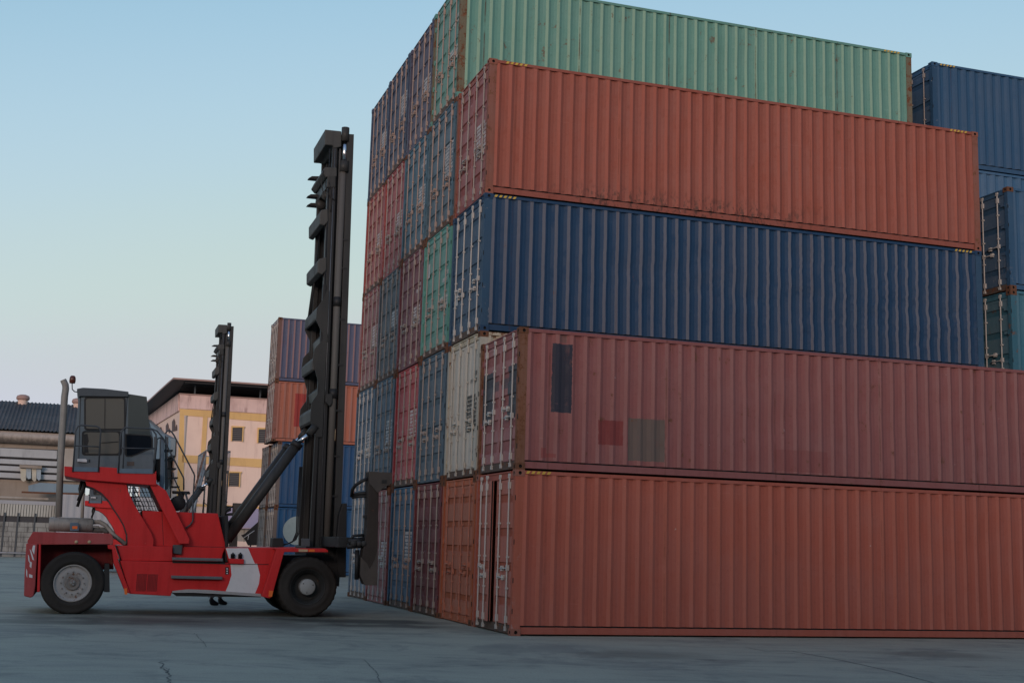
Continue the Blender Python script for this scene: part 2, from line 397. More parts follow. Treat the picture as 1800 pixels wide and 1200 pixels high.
def frame_mesh(H):
    mb = MB()
    for x in (0.008, L_ - 0.168):
        for y in (0.008, W_ - 0.118):
            mb.box(x, x + 0.16, y, y + 0.11, 0.118, H - 0.118, 3)
            yy = y + 0.11 if y < 1 else y - 0.03                  # inner lip of the post
            mb.box(x + 0.05, x + 0.13, yy, yy + 0.03, 0.118, H - 0.118, 3)
    for y0, y1 in ((0.028, 0.09), (W_ - 0.09, W_ - 0.028)):
        mb.box(0.178, L_ - 0.178, y0, y1, 0.03, 0.148); mb.box(0.178, L_ - 0.178, y0 + 0.03, y1 - 0.01, 0.148, 0.175, 2)  # the dark strip above each rail paints the shade line below the wall
        mb.box(0.178, L_ - 0.178, y0 - 0.008 if y0 < 1 else y1, y0 if y0 < 1 else y1 + 0.008, 0.03, 0.042)
    for y0, y1 in ((0.006, 0.066), (W_ - 0.066, W_ - 0.006)):
        mb.box(0.178, L_ - 0.178, y0, y1, H - 0.076, H - 0.014)
    for x0, x1 in ((0.03, 0.12), (L_ - 0.12, L_ - 0.03)):
        mb.box(x0, x1, 0.162, W_ - 0.162, 0.02, 0.165, 4 if x0 < 1 else 0)
        mb.box(x0, x1, 0.162, W_ - 0.162, H - 0.155, H - 0.02)
    mb.box(0.012, 0.03, 0.3, W_ - 0.3, H - 0.045, H - 0.02)
    for i in range(1, 24):                                        # cross members under the floor
        x = 0.2 + i * (L_ - 0.4) / 24; mb.box(x - 0.03, x + 0.03, 0.09, W_ - 0.09, 0.04, 0.15)
    mb.box(0.12, L_ - 0.12, 0.09, W_ - 0.09, 0.151, 0.174, 1)
    # hinge lugs on the door posts
    for z in (0.36, 0.94, 1.62, H - 0.42):
        for y in (0.118, W_ - 0.15): mb.box(0.012, 0.058, y, y + 0.032, z - 0.06, z + 0.06)
    # oblong lashing slots in the side of the door post
    for z in (0.42, 0.95, 1.62, H - 0.5): mb.box(0.006, 0.02, 0.004, 0.012, z - 0.045, z + 0.045, 2)
    return mb.mesh('frame', [M_black, M_floor, M_hole, M_black, M_black])
def roof_mesh(H):
    mb = MB(); n = 48; vs = []; 
    for i in range(n + 1):
        x = 0.12 + (L_ - 0.24) * i / n
        for y in (0.066, W_ - 0.066): vs.append((x, y, H - 0.02 - (0.018 if i % 2 else 0)))
    return mb.add(vs, [(2 * i, 2 * i + 2, 2 * i + 3, 2 * i + 1) for i in range(n)]).mesh('roof', [M_black])
def endwall_mesh(H):
    mb = MB(); n = 8; p = (W_ - 0.26) / n; prof = []
    for i in range(n):
        for t, x in ((0, 0), (0.3, 0), (0.5, -0.036), (0.8, -0.036)): prof.append((L_ - 0.03 + x, 0.13 + (i + t) * p))
    prof.append((L_ - 0.03, W_ - 0.13)); m_ = len(prof)
    return mb.add([(x, y, 0.165) for x, y in prof] + [(x, y, H - 0.155) for x, y in prof], [(i, i + 1, m_ + i + 1, m_ + i) for i in range(m_ - 1)]).mesh('end_wall', [M_black])

DW = 1.083                                                        # leaf width
def door_mesh(H, style):
    # leaf lies in the plane x = .045, runs y 0..DW, z .18..H-.16
    mb = MB(); z0, z1 = 0.175, H - 0.165; X = 0.05; D = 0.022
    if style == 'vert':
        ys = [0.06]; n = 3; pw = (DW - 0.12) / n; prof = []
        for i in range(n):
            a = 0.06 + i * pw
            prof += [(a, 0), (a + pw * 0.55, 0), (a + pw * 0.66, D * 0.7), (a + pw * 0.9, D * 0.7)]
        prof.append((DW - 0.06, 0)); m_ = len(prof)
        mb.add([(X + d, y, z0 + 0.06) for y, d in prof] + [(X + d, y, z1 - 0.06) for y, d in prof], [(i + 1, i, m_ + i, m_ + i + 1) for i in range(m_ - 1)])
    else:
        n, gh = {'five': (5, 0.10), 'four': (4, 0.12), 'wide': (5, 0.17), 'two': (3, 0.09)}[style]
        hh = z1 - z0 - 0.12; prof = [(z0 + 0.06, 0)]; mi = []
        for i in range(n):
            c = z0 + 0.06 + hh * (i + 0.55) / n
            prof += [(c - gh / 2 - 0.02, 0), (c - gh / 2, D), (c + gh / 2, D), (c + gh / 2 + 0.02, 0)]; mi += [0, 1, 1, 1]
        prof.append((z1 - 0.06, 0)); mi.append(0); m_ = len(prof)
        for i in range(m_ - 1):
            za, da = prof[i]; zb, db = prof[i + 1]
            mb.add([(X + da, 0.05, za), (X + da, DW - 0.05, za), (X + db, DW - 0.05, zb), (X + db, 0.05, zb)], [(0, 3, 2, 1)], mi[i])
            if da or db:
                mb.add([(X, 0.05, za), (X + da, 0.05, za), (X + db, 0.05, zb), (X, 0.05, zb)], [(0, 1, 2, 3)], 1)
                mb.add([(X, DW - 0.05, za), (X + da, DW - 0.05, za), (X + db, DW - 0.05, zb), (X, DW - 0.05, zb)], [(3, 2, 1, 0)], 1)
    for a in ((0.004, 0.05), (DW - 0.05, DW - 0.004)): mb.box(X - 0.006, X + 0.045, a[0], a[1], z0, z1)
    mb.box(X - 0.006, X + 0.045, 0.05, DW - 0.05, z0, z0 + 0.06); mb.box(X - 0.006, X + 0.045, 0.05, DW - 0.05, z1 - 0.06, z1)
    mb.box(X + 0.044, X + 0.052, 0.02, DW - 0.02, z0, z1)          # inner skin
    mb.box(X + 0.005, X + 0.03, -0.012, 0.004, z0, z1, 2)          # rubber gasket
    mb.box(X + 0.005, X + 0.03, DW - 0.004, DW + 0.008, z0, z1, 2)
    for z in (0.36, 0.94, 1.62, H - 0.42):                         # hinge blades (mirrored for the other leaf)
        mb.box(X - 0.016, X - 0.006, 0.0, 0.17, z - 0.035, z + 0.035)
    return mb.mesh('door', [M_black, M_black, M_hole])
def bar_mesh(H, bend):
    mb = MB(); pts = []
    for j in range(13):
        z = 0.07 + (H - 0.14) * j / 12
        b = bend * noise.noise(Vector((z * 0.9, bend * 100, 2.2))) if 0 < j < 12 else 0
        pts.append((0.018, b, z))
    mb.tube(pts, 0.0155, 8)
    for z, s_ in ((0.085, 1), (H - 0.085, -1)):
        mb.box(0.0, 0.045, -0.035, 0.035, z - 0.025, z + 0.025); mb.box(0.0, 0.03, -0.02, 0.05, z + s_ * 0.03, z + s_ * 0.05)
    for z in (0.26, H - 0.27): mb.box(0.0, 0.044, -0.036, 0.026, z - 0.06, z + 0.06)
    for z in (0.8, 1.35, 1.95):
        if z < H - 0.4: mb.box(0.0, 0.044, -0.036, 0.022, z - 0.016, z + 0.016)
    return mb.mesh('locking_bar', [M_black])
def handle_mesh():
    mb = MB(); mb.tube([(0.01, 0, 0), (-0.01, 0.06, -0.01), (-0.01, 0.40, -0.02)], 0.013, 6); mb.box(-0.012, 0.035, 0.26, 0.34, -0.06, 0.03)
    mb.box(-0.012, 0.04, -0.03, 0.03, -0.05, 0.05)
    return mb.mesh('handle', [M_black])
HND = handle_mesh()
def stencil_mesh(kind, seed):
    rr = random.Random(seed); mb = MB(); x = 0.0425
    def glyph(y, z, w_, h_):
        t = 0.014; k = rr.randint(0, 5)                            # illegible strokes at this distance
        if k != 3: mb.box(x, x + 0.001, y, y + t, z, z + h_)
        if k != 1: mb.box(x, x + 0.001, y + w_ - t, y + w_, z, z + h_)
        if k != 0: mb.box(x, x + 0.001, y + t, y + w_ - t, z + h_ - t, z + h_)
        if k in (1, 2, 4): mb.box(x, x + 0.001, y + t, y + w_ - t, z + h_ * 0.45, z + h_ * 0.45 + t)
        if k in (0, 2, 5): mb.box(x, x + 0.001, y + t, y + w_ - t, z, z + t)
    if 'id' in kind:
        for i in range(4): glyph(0.08 + i * 0.085, kind['id'] + 0.14, 0.06, 0.09)
        for i in range(7): glyph(0.08 + i * 0.085 * 0.9, kind['id'], 0.055, 0.085)
    if 'tab' in kind:
        z = kind['tab']
        for r in range(kind.get('rows', 7)):
            for i in range(12): glyph(0.08 + i * 0.056 + (0.05 if i > 5 else 0), z - r * 0.085, 0.042, 0.062)
    if 'plate' in kind:
        z = kind['plate']; mb.box(x, x + 0.002, 0.16, 0.38, z, z + 0.34)
    return mb.mesh('stencil_marking', [M_black])

cache = {}
def mesh(key, fn, *a):
    if key not in cache: cache[key] = fn(*a)
    return cache[key]
PLACARD = plain('placard', (0.45, 0.47, 0.48), 0.5, var=0.3)
cn = [0]
def container(u, v, z0, z1, label, group, mats, style='five', bars=M_bar, cast=M_rustc, std=False, wall=None, open_=0.0, marks=None, marks2=None, hazard=False, bare=False, bend=0.012, mark_mat=M_white, placard=None, post=None):
    """mats = (paint, chalky flats, door paint, door grooves)"""
    H = 2.591 if std else 2.896; cn[0] += 1; s_ = cn[0]
    p = C0 + U * u + V * v
    r = empty('shipping_container', (p.x, p.y, z0), AZ); r.scale = (1, 1, (z1 - z0) / H)
    tag(r, label, 'container', group)
    side, flat, door, groove = mats
    link('frame', mesh(('fr', H), frame_mesh, H), r, [side, M_floor, M_hole, post or groove, M_sill if s_ % 3 else groove])
    wm = wall_mesh(H, *wall) if wall else mesh(('w', H, s_ % 3), wall_mesh, H, 40 + s_ % 3, 0.004, 0.0, 8)
    link('side_wall', wm, r, [side, flat])
    fw_ = link('side_wall', mesh(('w', H, 0), wall_mesh, H, 40, 0.004, 0.0, 8), r, [side, flat]); fw_.location = (L_, W_, 0); fw_.rotation_euler = (0, 0, pi)
    link('roof', mesh(('rf', H), roof_mesh, H), r, [side]); link('end_wall', mesh(('ew', H), endwall_mesh, H), r, [side])
    for i, x in enumerate((0, L_)):
        for j, y in enumerate((0, W_)):
            for k, z in enumerate((0, H - 0.118)):
                c = link('corner_casting', CAST, r, [cast, M_hole])
                c.location = (x - (0.178 if i else 0), y - (0.162 if j else 0), z)
    if bare: return r
    dm = mesh(('d', H, style), door_mesh, H, style)
    for leaf in (0, 1):
        d = link('door', dm, r, [door, groove, M_hole])
        if leaf == 0: d.location = (0, 0.130, 0); sg = 1
        else:
            d.location = (0, W_ - 0.130, 0); d.rotation_euler = (0, 0, 0); d.scale = (1, -1, 1); sg = 1
            if open_: d.rotation_euler = (0, 0, -open_)
        for q, fy in enumerate((0.26, 0.80)):
            b = link('locking_bar', mesh(('b', H, (s_ + q + leaf) % 4), bar_mesh, H, (0.0, bend, -bend, bend * 2.5)[(s_ + q + leaf) % 4]), d, [bars]); b.location = (0, fy, 0)
            h = link('handle', HND, d, [bars]); h.location = (0.012, fy, 1.0 + 0.16 * ((q + s_) % 2)); 
            if q: h.scale = (1, -1, 1)
        if leaf == 0 and marks:
            if 'id' in marks: link('stencil_marking', stencil_mesh({'id': marks['id']}, s_), d, [mark_mat])
            if 'tab' in marks: link('data_panel', stencil_mesh({'tab': marks['tab'], 'rows': marks.get('rows', 7)}, s_ + 9), d, [mark_mat])
        if leaf == 1 and marks2: link('stencil_marking', stencil_mesh(marks2, s_ + 50), d, [placard or PLACARD])
    if hazard:
        for x0 in hazard:
            mb = MB()
            for k in range(5):
                a = x0 + k * 0.1; mb.prism([(a, H - 0.068), (a + 0.055, H - 0.068), (a + 0.085, H - 0.02), (a + 0.03, H - 0.02)], 0.0025, 0.0055)
            link('hazard_stripes', mb.mesh('hazard_stripes', [M_yellow]), r)
    return r

def scheme(name, side, door=None, rust=0.3, flatmix=0.18, drust=None, flatcol=None, dfade=0.5, **kw):
    door = door or side
    chalk = lambda c, k: tuple(x * (1 - k) + k * (sum(c) / 3 * 0.7 + min(0.14, 0.04 + 0.7 * sum(c) / 3)) for x in c)
    kf = {k: v for k, v in kw.items() if k in ('patches', 'spots')}; kf['seams'] = kw.get('seams', 0.5)
    s1 = paint(name + '_side', side, rust, 0.3, **kf)
    s2 = paint(name + '_side_flat', flatcol or chalk(side, flatmix), rust, 0.3, **kf)
    dr = rust if drust is None else drust
    dp = kw.get('door_patches', ())
    d1 = paint(name + '_door', chalk(door, 0.16), dr, dfade, streak=0.35, chips=0.6, patches=dp, pax=1, seams=0.35)
    d2 = paint(name + '_door_groove', tuple(x * 0.8 for x in door), dr, 0.3, streak=0.3, chips=0.4, patches=dp, pax=1)
    return (s1, s2, d1, d2)

K = 2.5013
LV = [0, 2.905, 5.83, 8.70, 11.60, 14.50]
RED, NAVY, SLATE, TEAL = (0.36, 0.075, 0.045), (0.030, 0.060, 0.125), (0.065, 0.115, 0.16), (0.10, 0.26, 0.20)
G1 = 'containers in the tall stack'
# --- nearest column (ground row and second row)
def spot(x0, y0, x1, y1):                                         # where a painted-over patch sits on the pink container's side
    a, zt_ = on_plane(x0, y0, C0, 0.02); b, zb_ = on_plane(x1, y1, C0, 0.02); k = (5.5215 - 2.925) / 2.591
    return (a, b, (zb_ - 2.925) / k, (zt_ - 2.925) / k)
pk = [(*spot(972, 603, 1004, 726), (0.030, 0.034, 0.048), 0.97), (*spot(984, 588, 997, 602), (0.12, 0.09, 0.08), 0.5), (*spot(1052, 737, 1095, 783), (0.19, 0.040, 0.038), 0.9),
      (*spot(1105, 734, 1168, 812), (0.105, 0.098, 0.082), 0.8), (*spot(951, 786, 960, 804), (0.24, 0.05, 0.045), 0.6), (*spot(960, 796, 977, 804), (0.24, 0.05, 0.045), 0.6),
      (*spot(1362, 789, 1456, 832), (0.20, 0.055, 0.05), 0.45)]
M_postR = paint('rusted_post', (0.19, 0.085, 0.05), 0.95, 0.4, 0.8, streak=0.5, scale=2, chips=0)
M_postG = paint('rust_green_post', (0.15, 0.13, 0.085), 0.9, 0.5, 0.8, streak=0.5, scale=2, chips=0)
M_postB = paint('brown_post', (0.22, 0.085, 0.06), 0.7, 0.4, 0.7, streak=0.4, scale=2, chips=0)
c = container(0, 0, 0, 2.925, 'orange-red container on the ground nearest the camera, with its far door leaf ajar', G1,
    scheme('brick_red', (0.34, 0.090, 0.060), (0.43, 0.12, 0.075), 0.10, 0.10, flatcol=(0.42, 0.120, 0.078), seams=0.4), 'four', M_barW, plain('casting_red', (0.24, 0.09, 0.06), 0.7), wall=(1, 0.006, 0.004, 24), open_=0.10, hazard=(0.2,), bend=0.0)
PINK = scheme('faded_pink', (0.235, 0.085, 0.080), (0.33, 0.115, 0.11), 0.42, 0.22, patches=pk, flatcol=(0.30, 0.125, 0.11), door_patches=[(0.0, 0.62, 0.95, 1.95, (0.055, 0.068, 0.08), 0.95), (0.62, 1.0, 1.55, 1.75, (0.07, 0.08, 0.09), 0.7)], seams=0.6)
c = container(0.0, 0, 2.925, 5.5215, 'faded pink container with painted-over patches, directly on the orange-red one nearest the camera', G1, PINK, 'wide', M_barW, M_rustc, std=True, wall=(2, 0.009, 0.006, 30), bend=0.0, post=M_postR)
# --- everything else: (column, row, label, paint, options)
T = [
 (1, 0, 'bright orange container on the ground whose locking bars are orange too', scheme('orange', (0.42, 0.12, 0.055), None, 0.12), dict(style='five', bars='same')),
 (2, 0, 'dark maroon container on the ground between the blue and the orange one', scheme('maroon', (0.17, 0.04, 0.045), None, 0.5), dict(style='wide', bars=M_bar)),
 (3, 0, 'deep blue container on the ground beside the dark maroon one, with white data panel', scheme('deep_blue', (0.035, 0.10, 0.17), None, 0.3), dict(style='four', bars=M_barR, marks={'tab': 1.75, 'rows': 8})),
 (4, 0, 'dull pinkish red container on the ground behind the lift truck spreader arm', scheme('dull_red', (0.30, 0.10, 0.095), None, 0.4), dict(style='wide', bars=M_barW, marks={'tab': 1.5, 'rows': 8}, cast=M_rustc)),
 (5, 0, 'scuffed blue-grey container on the ground at the far left end of the stack', scheme('scuffed_grey', (0.13, 0.18, 0.23), None, 0.5), dict(style='four', bars=M_barW, marks={'tab': 1.3, 'rows': 6})),
 (1, 1, 'rusty cream container with vertical ribs on its doors, the only cream one', scheme('cream', (0.42, 0.37, 0.27), (0.46, 0.43, 0.36), 0.75, drust=0.55), dict(style='vert', bars='same', bend=0.0, marks={'id': 1.9, 'tab': 1.6, 'rows': 9}, mark_mat=M_black)),
 (2, 1, 'slate blue container in the second row between the cream and the bright red one', scheme('slate_a', SLATE, None, 0.3), dict(style='four', bars=M_bar, bend=0.03)),
 (3, 1, 'bright red container in the second row, set between two slate blue ones', scheme('bright_red', (0.42, 0.05, 0.055), None, 0.3), dict(style='four', bars=M_bar, marks={'tab': 1.75, 'rows': 8})),
 (4, 1, 'slate blue container in the second row just left of the bright red one', scheme('slate_b', (0.075, 0.125, 0.17), None, 0.3), dict(style='five', bars=M_bar, marks={'tab': 1.7, 'rows': 9})),
 (5, 1, 'slate blue container with white bars at the left end of the second row', scheme('slate_c', (0.06, 0.11, 0.165), None, 0.3), dict(style='five', bars=M_barW, marks={'tab': 1.6, 'rows': 8})),
 (1, 2, 'navy container in the third row whose dented side is striped with greyish ribs', scheme('navy', (0.014, 0.045, 0.098), (0.035, 0.085, 0.15), 0.12, flatcol=(0.115, 0.122, 0.150), seams=0.3), dict(style='five', bars=M_barW, cast='side', wall=(3, 0.014, 0.034, 64), hazard=(0.2, 11.45), marks2={'plate': 0.85})),
 (2, 2, 'sea green container in the third row, on the slate blue one', scheme('sea_green', (0.10, 0.30, 0.25), None, 0.35), dict(style='five', bars=M_bar, marks={'id': 1.6, 'tab': 1.2, 'rows': 3}, marks2={'plate': 1.95})),
 (3, 2, 'maroon container in the third row between the green and the dark grey one', scheme('maroon_b', (0.19, 0.055, 0.065), None, 0.4), dict(style='wide', bars=M_bar, marks={'id': 1.8, 'tab': 1.4, 'rows': 6})),
 (4, 2, 'dark grey container in the third row between the maroon and the pink one', scheme('dark_grey', (0.085, 0.105, 0.12), None, 0.35), dict(style='four', bars=M_bar, marks={'tab': 1.7, 'rows': 5})),
 (5, 2, 'dusty pink container at the left end of the third row', scheme('dusty_pink', (0.28, 0.09, 0.085), None, 0.4), dict(style='four', bars=M_bar, marks={'tab': 1.7, 'rows': 8})),
 (1, 3, 'long orange-red container on top of the striped navy one, black mould spots along its foot', scheme('orange_red', (0.255, 0.074, 0.050), (0.30, 0.08, 0.07), 0.22, 0.12, spots=True, flatcol=(0.35, 0.103, 0.068), seams=0.5), dict(style='wide', bars=M_bar, post=M_postB, wall=(4, 0.006, 0.005, 30), cast=paint('casting_brown', (0.24, 0.085, 0.055), 0.7, scale=3), hazard=(0.36, 11.4), marks={'tab': 1.6, 'rows': 9})),
 (2, 3, 'slate blue container in the fourth row under the green one', scheme('slate_d', (0.075, 0.13, 0.165), None, 0.35), dict(style='five', bars=M_barR, marks={'tab': 1.9, 'rows': 9})),
 (3, 3, 'steel blue container in the fourth row beside the two red ones', scheme('steel_blue', (0.055, 0.125, 0.17), None, 0.3), dict(style='four', bars=M_barR, marks={'id': 2.1, 'tab': 1.55, 'rows': 8})),
 (4, 3, 'red container in the fourth row right of the leftmost red one', scheme('red_b', (0.33, 0.07, 0.065), None, 0.4), dict(style='wide', bars=M_bar, marks={'tab': 1.5, 'rows': 6})),
 (5, 3, 'red container at the left end of the fourth row', scheme('red_c', (0.34, 0.075, 0.062), None, 0.4), dict(style='wide', bars=M_barR, marks={'tab': 1.5, 'rows': 6})),
 (2, 4, 'long green container on the very top of the stack', scheme('green', (0.115, 0.265, 0.215), (0.12, 0.29, 0.23), 0.42, flatcol=(0.245, 0.39, 0.28), seams=1.0), dict(style='five', bars=M_barR, post=M_postG, wall=(5, 0.007, 0.005, 30), cast='side', hazard=(11.35,), marks={'id': 1.9, 'tab': 1.3, 'rows': 4})),
 (3, 4, 'purplish navy container in the top row beside the green one', scheme('purple_navy', (0.09, 0.085, 0.125), None, 0.4), dict(style='five', bars=M_barR, cast='side', marks={'tab': 1.5, 'rows': 6})),
 (4, 4, 'navy container in the top row, second from the left end', scheme('navy_b', (0.055, 0.07, 0.115), None, 0.35), dict(style='four', bars=M_barR, cast='side', marks={'tab': 1.9, 'rows': 7})),
 (5, 4, 'navy container at the left end of the top row', scheme('navy_c', (0.06, 0.08, 0.13), None, 0.3), dict(style='four', bars=M_barR, cast='side', marks={'tab': 1.6, 'rows': 6})),
]
for (i, row, label, mats, o) in T:
    o = dict(o)
    if o.get('bars') == 'same': o['bars'] = mats[2]
    if o.get('cast') == 'side': o['cast'] = mats[0]
    ju = R.uniform(-0.02, 0.03) if not (i == 1 and row in (2, 3)) and not (i == 2 and row == 4) else 0
    container(ju, i * K, LV[row], LV[row + 1], label, G1, mats, **o)

# --- stacks behind the right end
G2 = 'blue containers behind the right end of the stack'
BL = (0.055, 0.115, 0.20)
BLUES = [scheme('blue_%s' % k, c_, None, r_, 0.1) for k, c_, r_ in (('top', (0.030, 0.082, 0.155), 0.1), ('under', (0.05, 0.12, 0.21), 0.15), ('teal', (0.05, 0.15, 0.20), 0.5), ('plain', (0.04, 0.10, 0.18), 0.25), ('low', (0.06, 0.10, 0.14), 0.3))]
A = [0, 2.93, 5.86, 8.76, 11.67, 14.45]
al = ['blue container at the foot of the tallest blue stack at the right', 'blue container second from the ground in the tallest blue stack at the right', 'blue container third from the ground in the tallest blue stack at the right', 'blue container just under the topmost blue one at the right edge', 'topmost blue container at the right edge, highest behind the green one']
for k in range(5): container(12.92, 5.15, A[k], A[k + 1], al[k], G2, BLUES[(4, 3, 3, 1, 0)[k]], style='four', bars=M_bar, cast=BLUES[0][0], hazard=(0.25,) if k == 4 else False)
B = [0, 2.6, 5.22, 7.87, 10.38]
bl = ['slate container at the foot of the lower stack at the right, behind the pink one', 'slate container second from the ground in the lower stack at the right', 'teal container with rusty corner post, seen through the gap at the right edge', 'dark blue container with rusty corners on top of the teal one at the right edge']
for k in range(4): container(13.02, 2.55, B[k], B[k + 1], bl[k], G2, BLUES[(4, 4, 2, 3)[k]], style='four', bars=M_barW, std=True, cast=M_rustc)

# --- stack behind the lift truck
G3 = 'containers in the stack behind the lift truck'
purple = scheme('purple_stripe', (0.085, 0.095, 0.15), (0.20, 0.11, 0.09), 0.3, flatcol=(0.25, 0.15, 0.15))
org = scheme('orange_far', (0.36, 0.125, 0.08), (0.30, 0.12, 0.09), 0.35, patches=[(0.95, 1.9, 0.75, 2.35, (0.28, 0.03, 0.03), 0.85)])
blu = scheme('blue_far', (0.022, 0.075, 0.17), (0.20, 0.16, 0.14), 0.2)
blu2 = scheme('blue_far_low', (0.02, 0.08, 0.18), (0.20, 0.16, 0.14), 0.2)
far = scheme('brown_far', (0.22, 0.10, 0.08), (0.26, 0.15, 0.12), 0.5)
far2 = scheme('grey_far', (0.16, 0.14, 0.13), (0.22, 0.17, 0.14), 0.5)
Z3 = [0, 2.93, 5.84, 8.55, 11.45]
for k, (u, mt, lb) in enumerate(((0.60, blu2, 'blue container with a pale disc on its side, lowest behind the lift truck mast'), (0.62, blu, 'blue container under the orange one in the stack behind the lift truck'), (0.31, org, 'orange container with a darker red patch behind the lift truck mast'), (0.31, purple, 'purple-grey striped container topping the stack behind the lift truck'))):
    c = container(u, 35.5, Z3[k], Z3[k + 1], lb, G3, mt, style='four', bars=M_barW)
    if k == 0:
        x, z = on_plane(522, 933, C0, 35.5); mb = MB(); n = 40
        mb.add([(x - u + 0.62 * math.cos(2 * pi * i / n), 0.0, z + 0.62 * math.sin(2 * pi * i / n)) for i in range(n)] + [(x - u + 0.62 * math.cos(2 * pi * i / n), 0.013, z + 0.62 * math.sin(2 * pi * i / n)) for i in range(n)], [tuple(range(n))] + [(i, n + i, n + (i + 1) % n, (i + 1) % n) for i in range(n)])
        mb.build('painted_disc', plain('pale_disc', (0.26, 0.33, 0.33), 0.7), c)
for k, (u, mt, lb) in enumerate(((0.55, far2, 'grey-brown container on the ground at the back left of the stack behind the lift truck'), (0.55, far, 'brown container second from the ground at the back left of that stack behind the truck'),)):
    container(u, 35.5 + K, Z3[k], Z3[k + 1], lb, G3, mt, style='five', bars=M_barW)
#PART2
# ------------------------------------------------------------------ lift truck (empty-container handler)
RD = (0.55, 0.025, 0.026)
M_red = paint('truck_red', RD, 0.12, 0.35, 0.45, streak=0.35, fadecol=(0.50, 0.05, 0.05), chips=0.1, dirt=0.25)
M_redd = paint('grimy_red', (0.16, 0.022, 0.025), 0.25, 0.3, 0.7, streak=0.3)
M_red2 = paint('sunned_red', (0.36, 0.06, 0.06), 0.25, 0.5, 0.55, streak=0.4, chips=0.4)
M_wht = paint('truck_white', (0.62, 0.63, 0.64), 0.03, 0.3, 0.5, streak=0.15, fadecol=(0.36, 0.36, 0.37), chips=0)
M_cab = paint('cab_grey', (0.115, 0.145, 0.165), 0.06, 0.3, 0.5, streak=0.2, chips=0.05)
M_cabd = paint('cab_roof_grey', (0.075, 0.088, 0.098), 0.05, 0.3, 0.5, streak=0.2, chips=0)
M_kick = plain('kick_plate_blue', (0.10, 0.15, 0.20), 0.6)
M_mast = paint('mast_grey', (0.034, 0.036, 0.036), 0.10, 0.4, 0.45, streak=0.4, fadecol=(0.062, 0.060, 0.056), chips=0)
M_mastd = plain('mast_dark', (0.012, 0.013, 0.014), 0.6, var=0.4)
M_mastl = paint('mast_upper_grey', (0.060, 0.062, 0.060), 0.12, 0.4, 0.6, streak=0.4, fadecol=(0.10, 0.095, 0.085), chips=0)
M_cyl = paint('cylinder_grey', (0.105, 0.102, 0.095), 0.15, 0.4, 0.5, streak=0.3, fadecol=(0.11, 0.105, 0.095), chips=0)
M_chr = plain('chrome_rod', (0.62, 0.64, 0.66), 0.18, 1.0, var=0.1, bump=0)
M_tyre = paint('tyre_rubber', (0.022, 0.021, 0.020), 0, 0.6, 0.8, streak=0, fadecol=(0.045, 0.040, 0.035), chips=0, dirt=0.3)
M_rim = paint('weathered_rim', (0.30, 0.30, 0.30), 0.6, 0.4, 0.6, streak=0.1, fadecol=(0.36, 0.33, 0.29), chips=0, scale=3)
M_hub = paint('grimy_hub', (0.19, 0.175, 0.16), 0.8, 0.5, 0.7, chips=0, scale=5)
M_hubg = paint('grey_hub', (0.29, 0.31, 0.31), 0.3, 0.3, 0.6, chips=0.3, scale=4)
M_exh = paint('exhaust_steel', (0.27, 0.26, 0.24), 0.45, 0.5, 0.55, streak=0.5, fadecol=(0.36, 0.33, 0.29), chips=0, scale=2)
M_exh.node_tree.nodes['Principled BSDF'].inputs['Metallic'].default_value = 0.15
M_step = plain('step_steel', (0.17, 0.18, 0.19), 0.4, 0.7, var=0.3)
M_rail = plain('handrail_grey', (0.045, 0.055, 0.065), 0.5, var=0.2)
M_org = plain('orange_lens', (0.75, 0.16, 0.03), 0.3, var=0.1, bump=0)
M_amb = plain('amber_dome', (0.10, 0.028, 0.018), 0.25, var=0.3, bump=0)
M_cream = plain('cream_reflector', (0.45, 0.33, 0.2), 0.5, var=0.3)
M_skirt = paint('scraped_skirt', (0.33, 0.33, 0.33), 0.3, 0.5, 0.5, chips=0.5, scale=3)
def glass(name, col, rough=0.06):
    N = NT(name); N.b.inputs['Base Color'].default_value = (*col, 1); N.b.inputs['Roughness'].default_value = rough
    N.b.inputs['Specular IOR Level'].default_value = 0.6
    N.bump(N.noise(N.mapped((1, 1, 1)), 0.8, 1), 0.05, 0.02); return N.mat
M_gl = glass('cab_window_glass', (0.125, 0.118, 0.100), 0.12)
M_gls = glass('cab_side_glass', (0.075, 0.085, 0.080), 0.12)
M_gld = glass('dark_glass', (0.008, 0.011, 0.016), 0.03); M_gld.node_tree.nodes['Principled BSDF'].inputs['Specular IOR Level'].default_value = 0.2

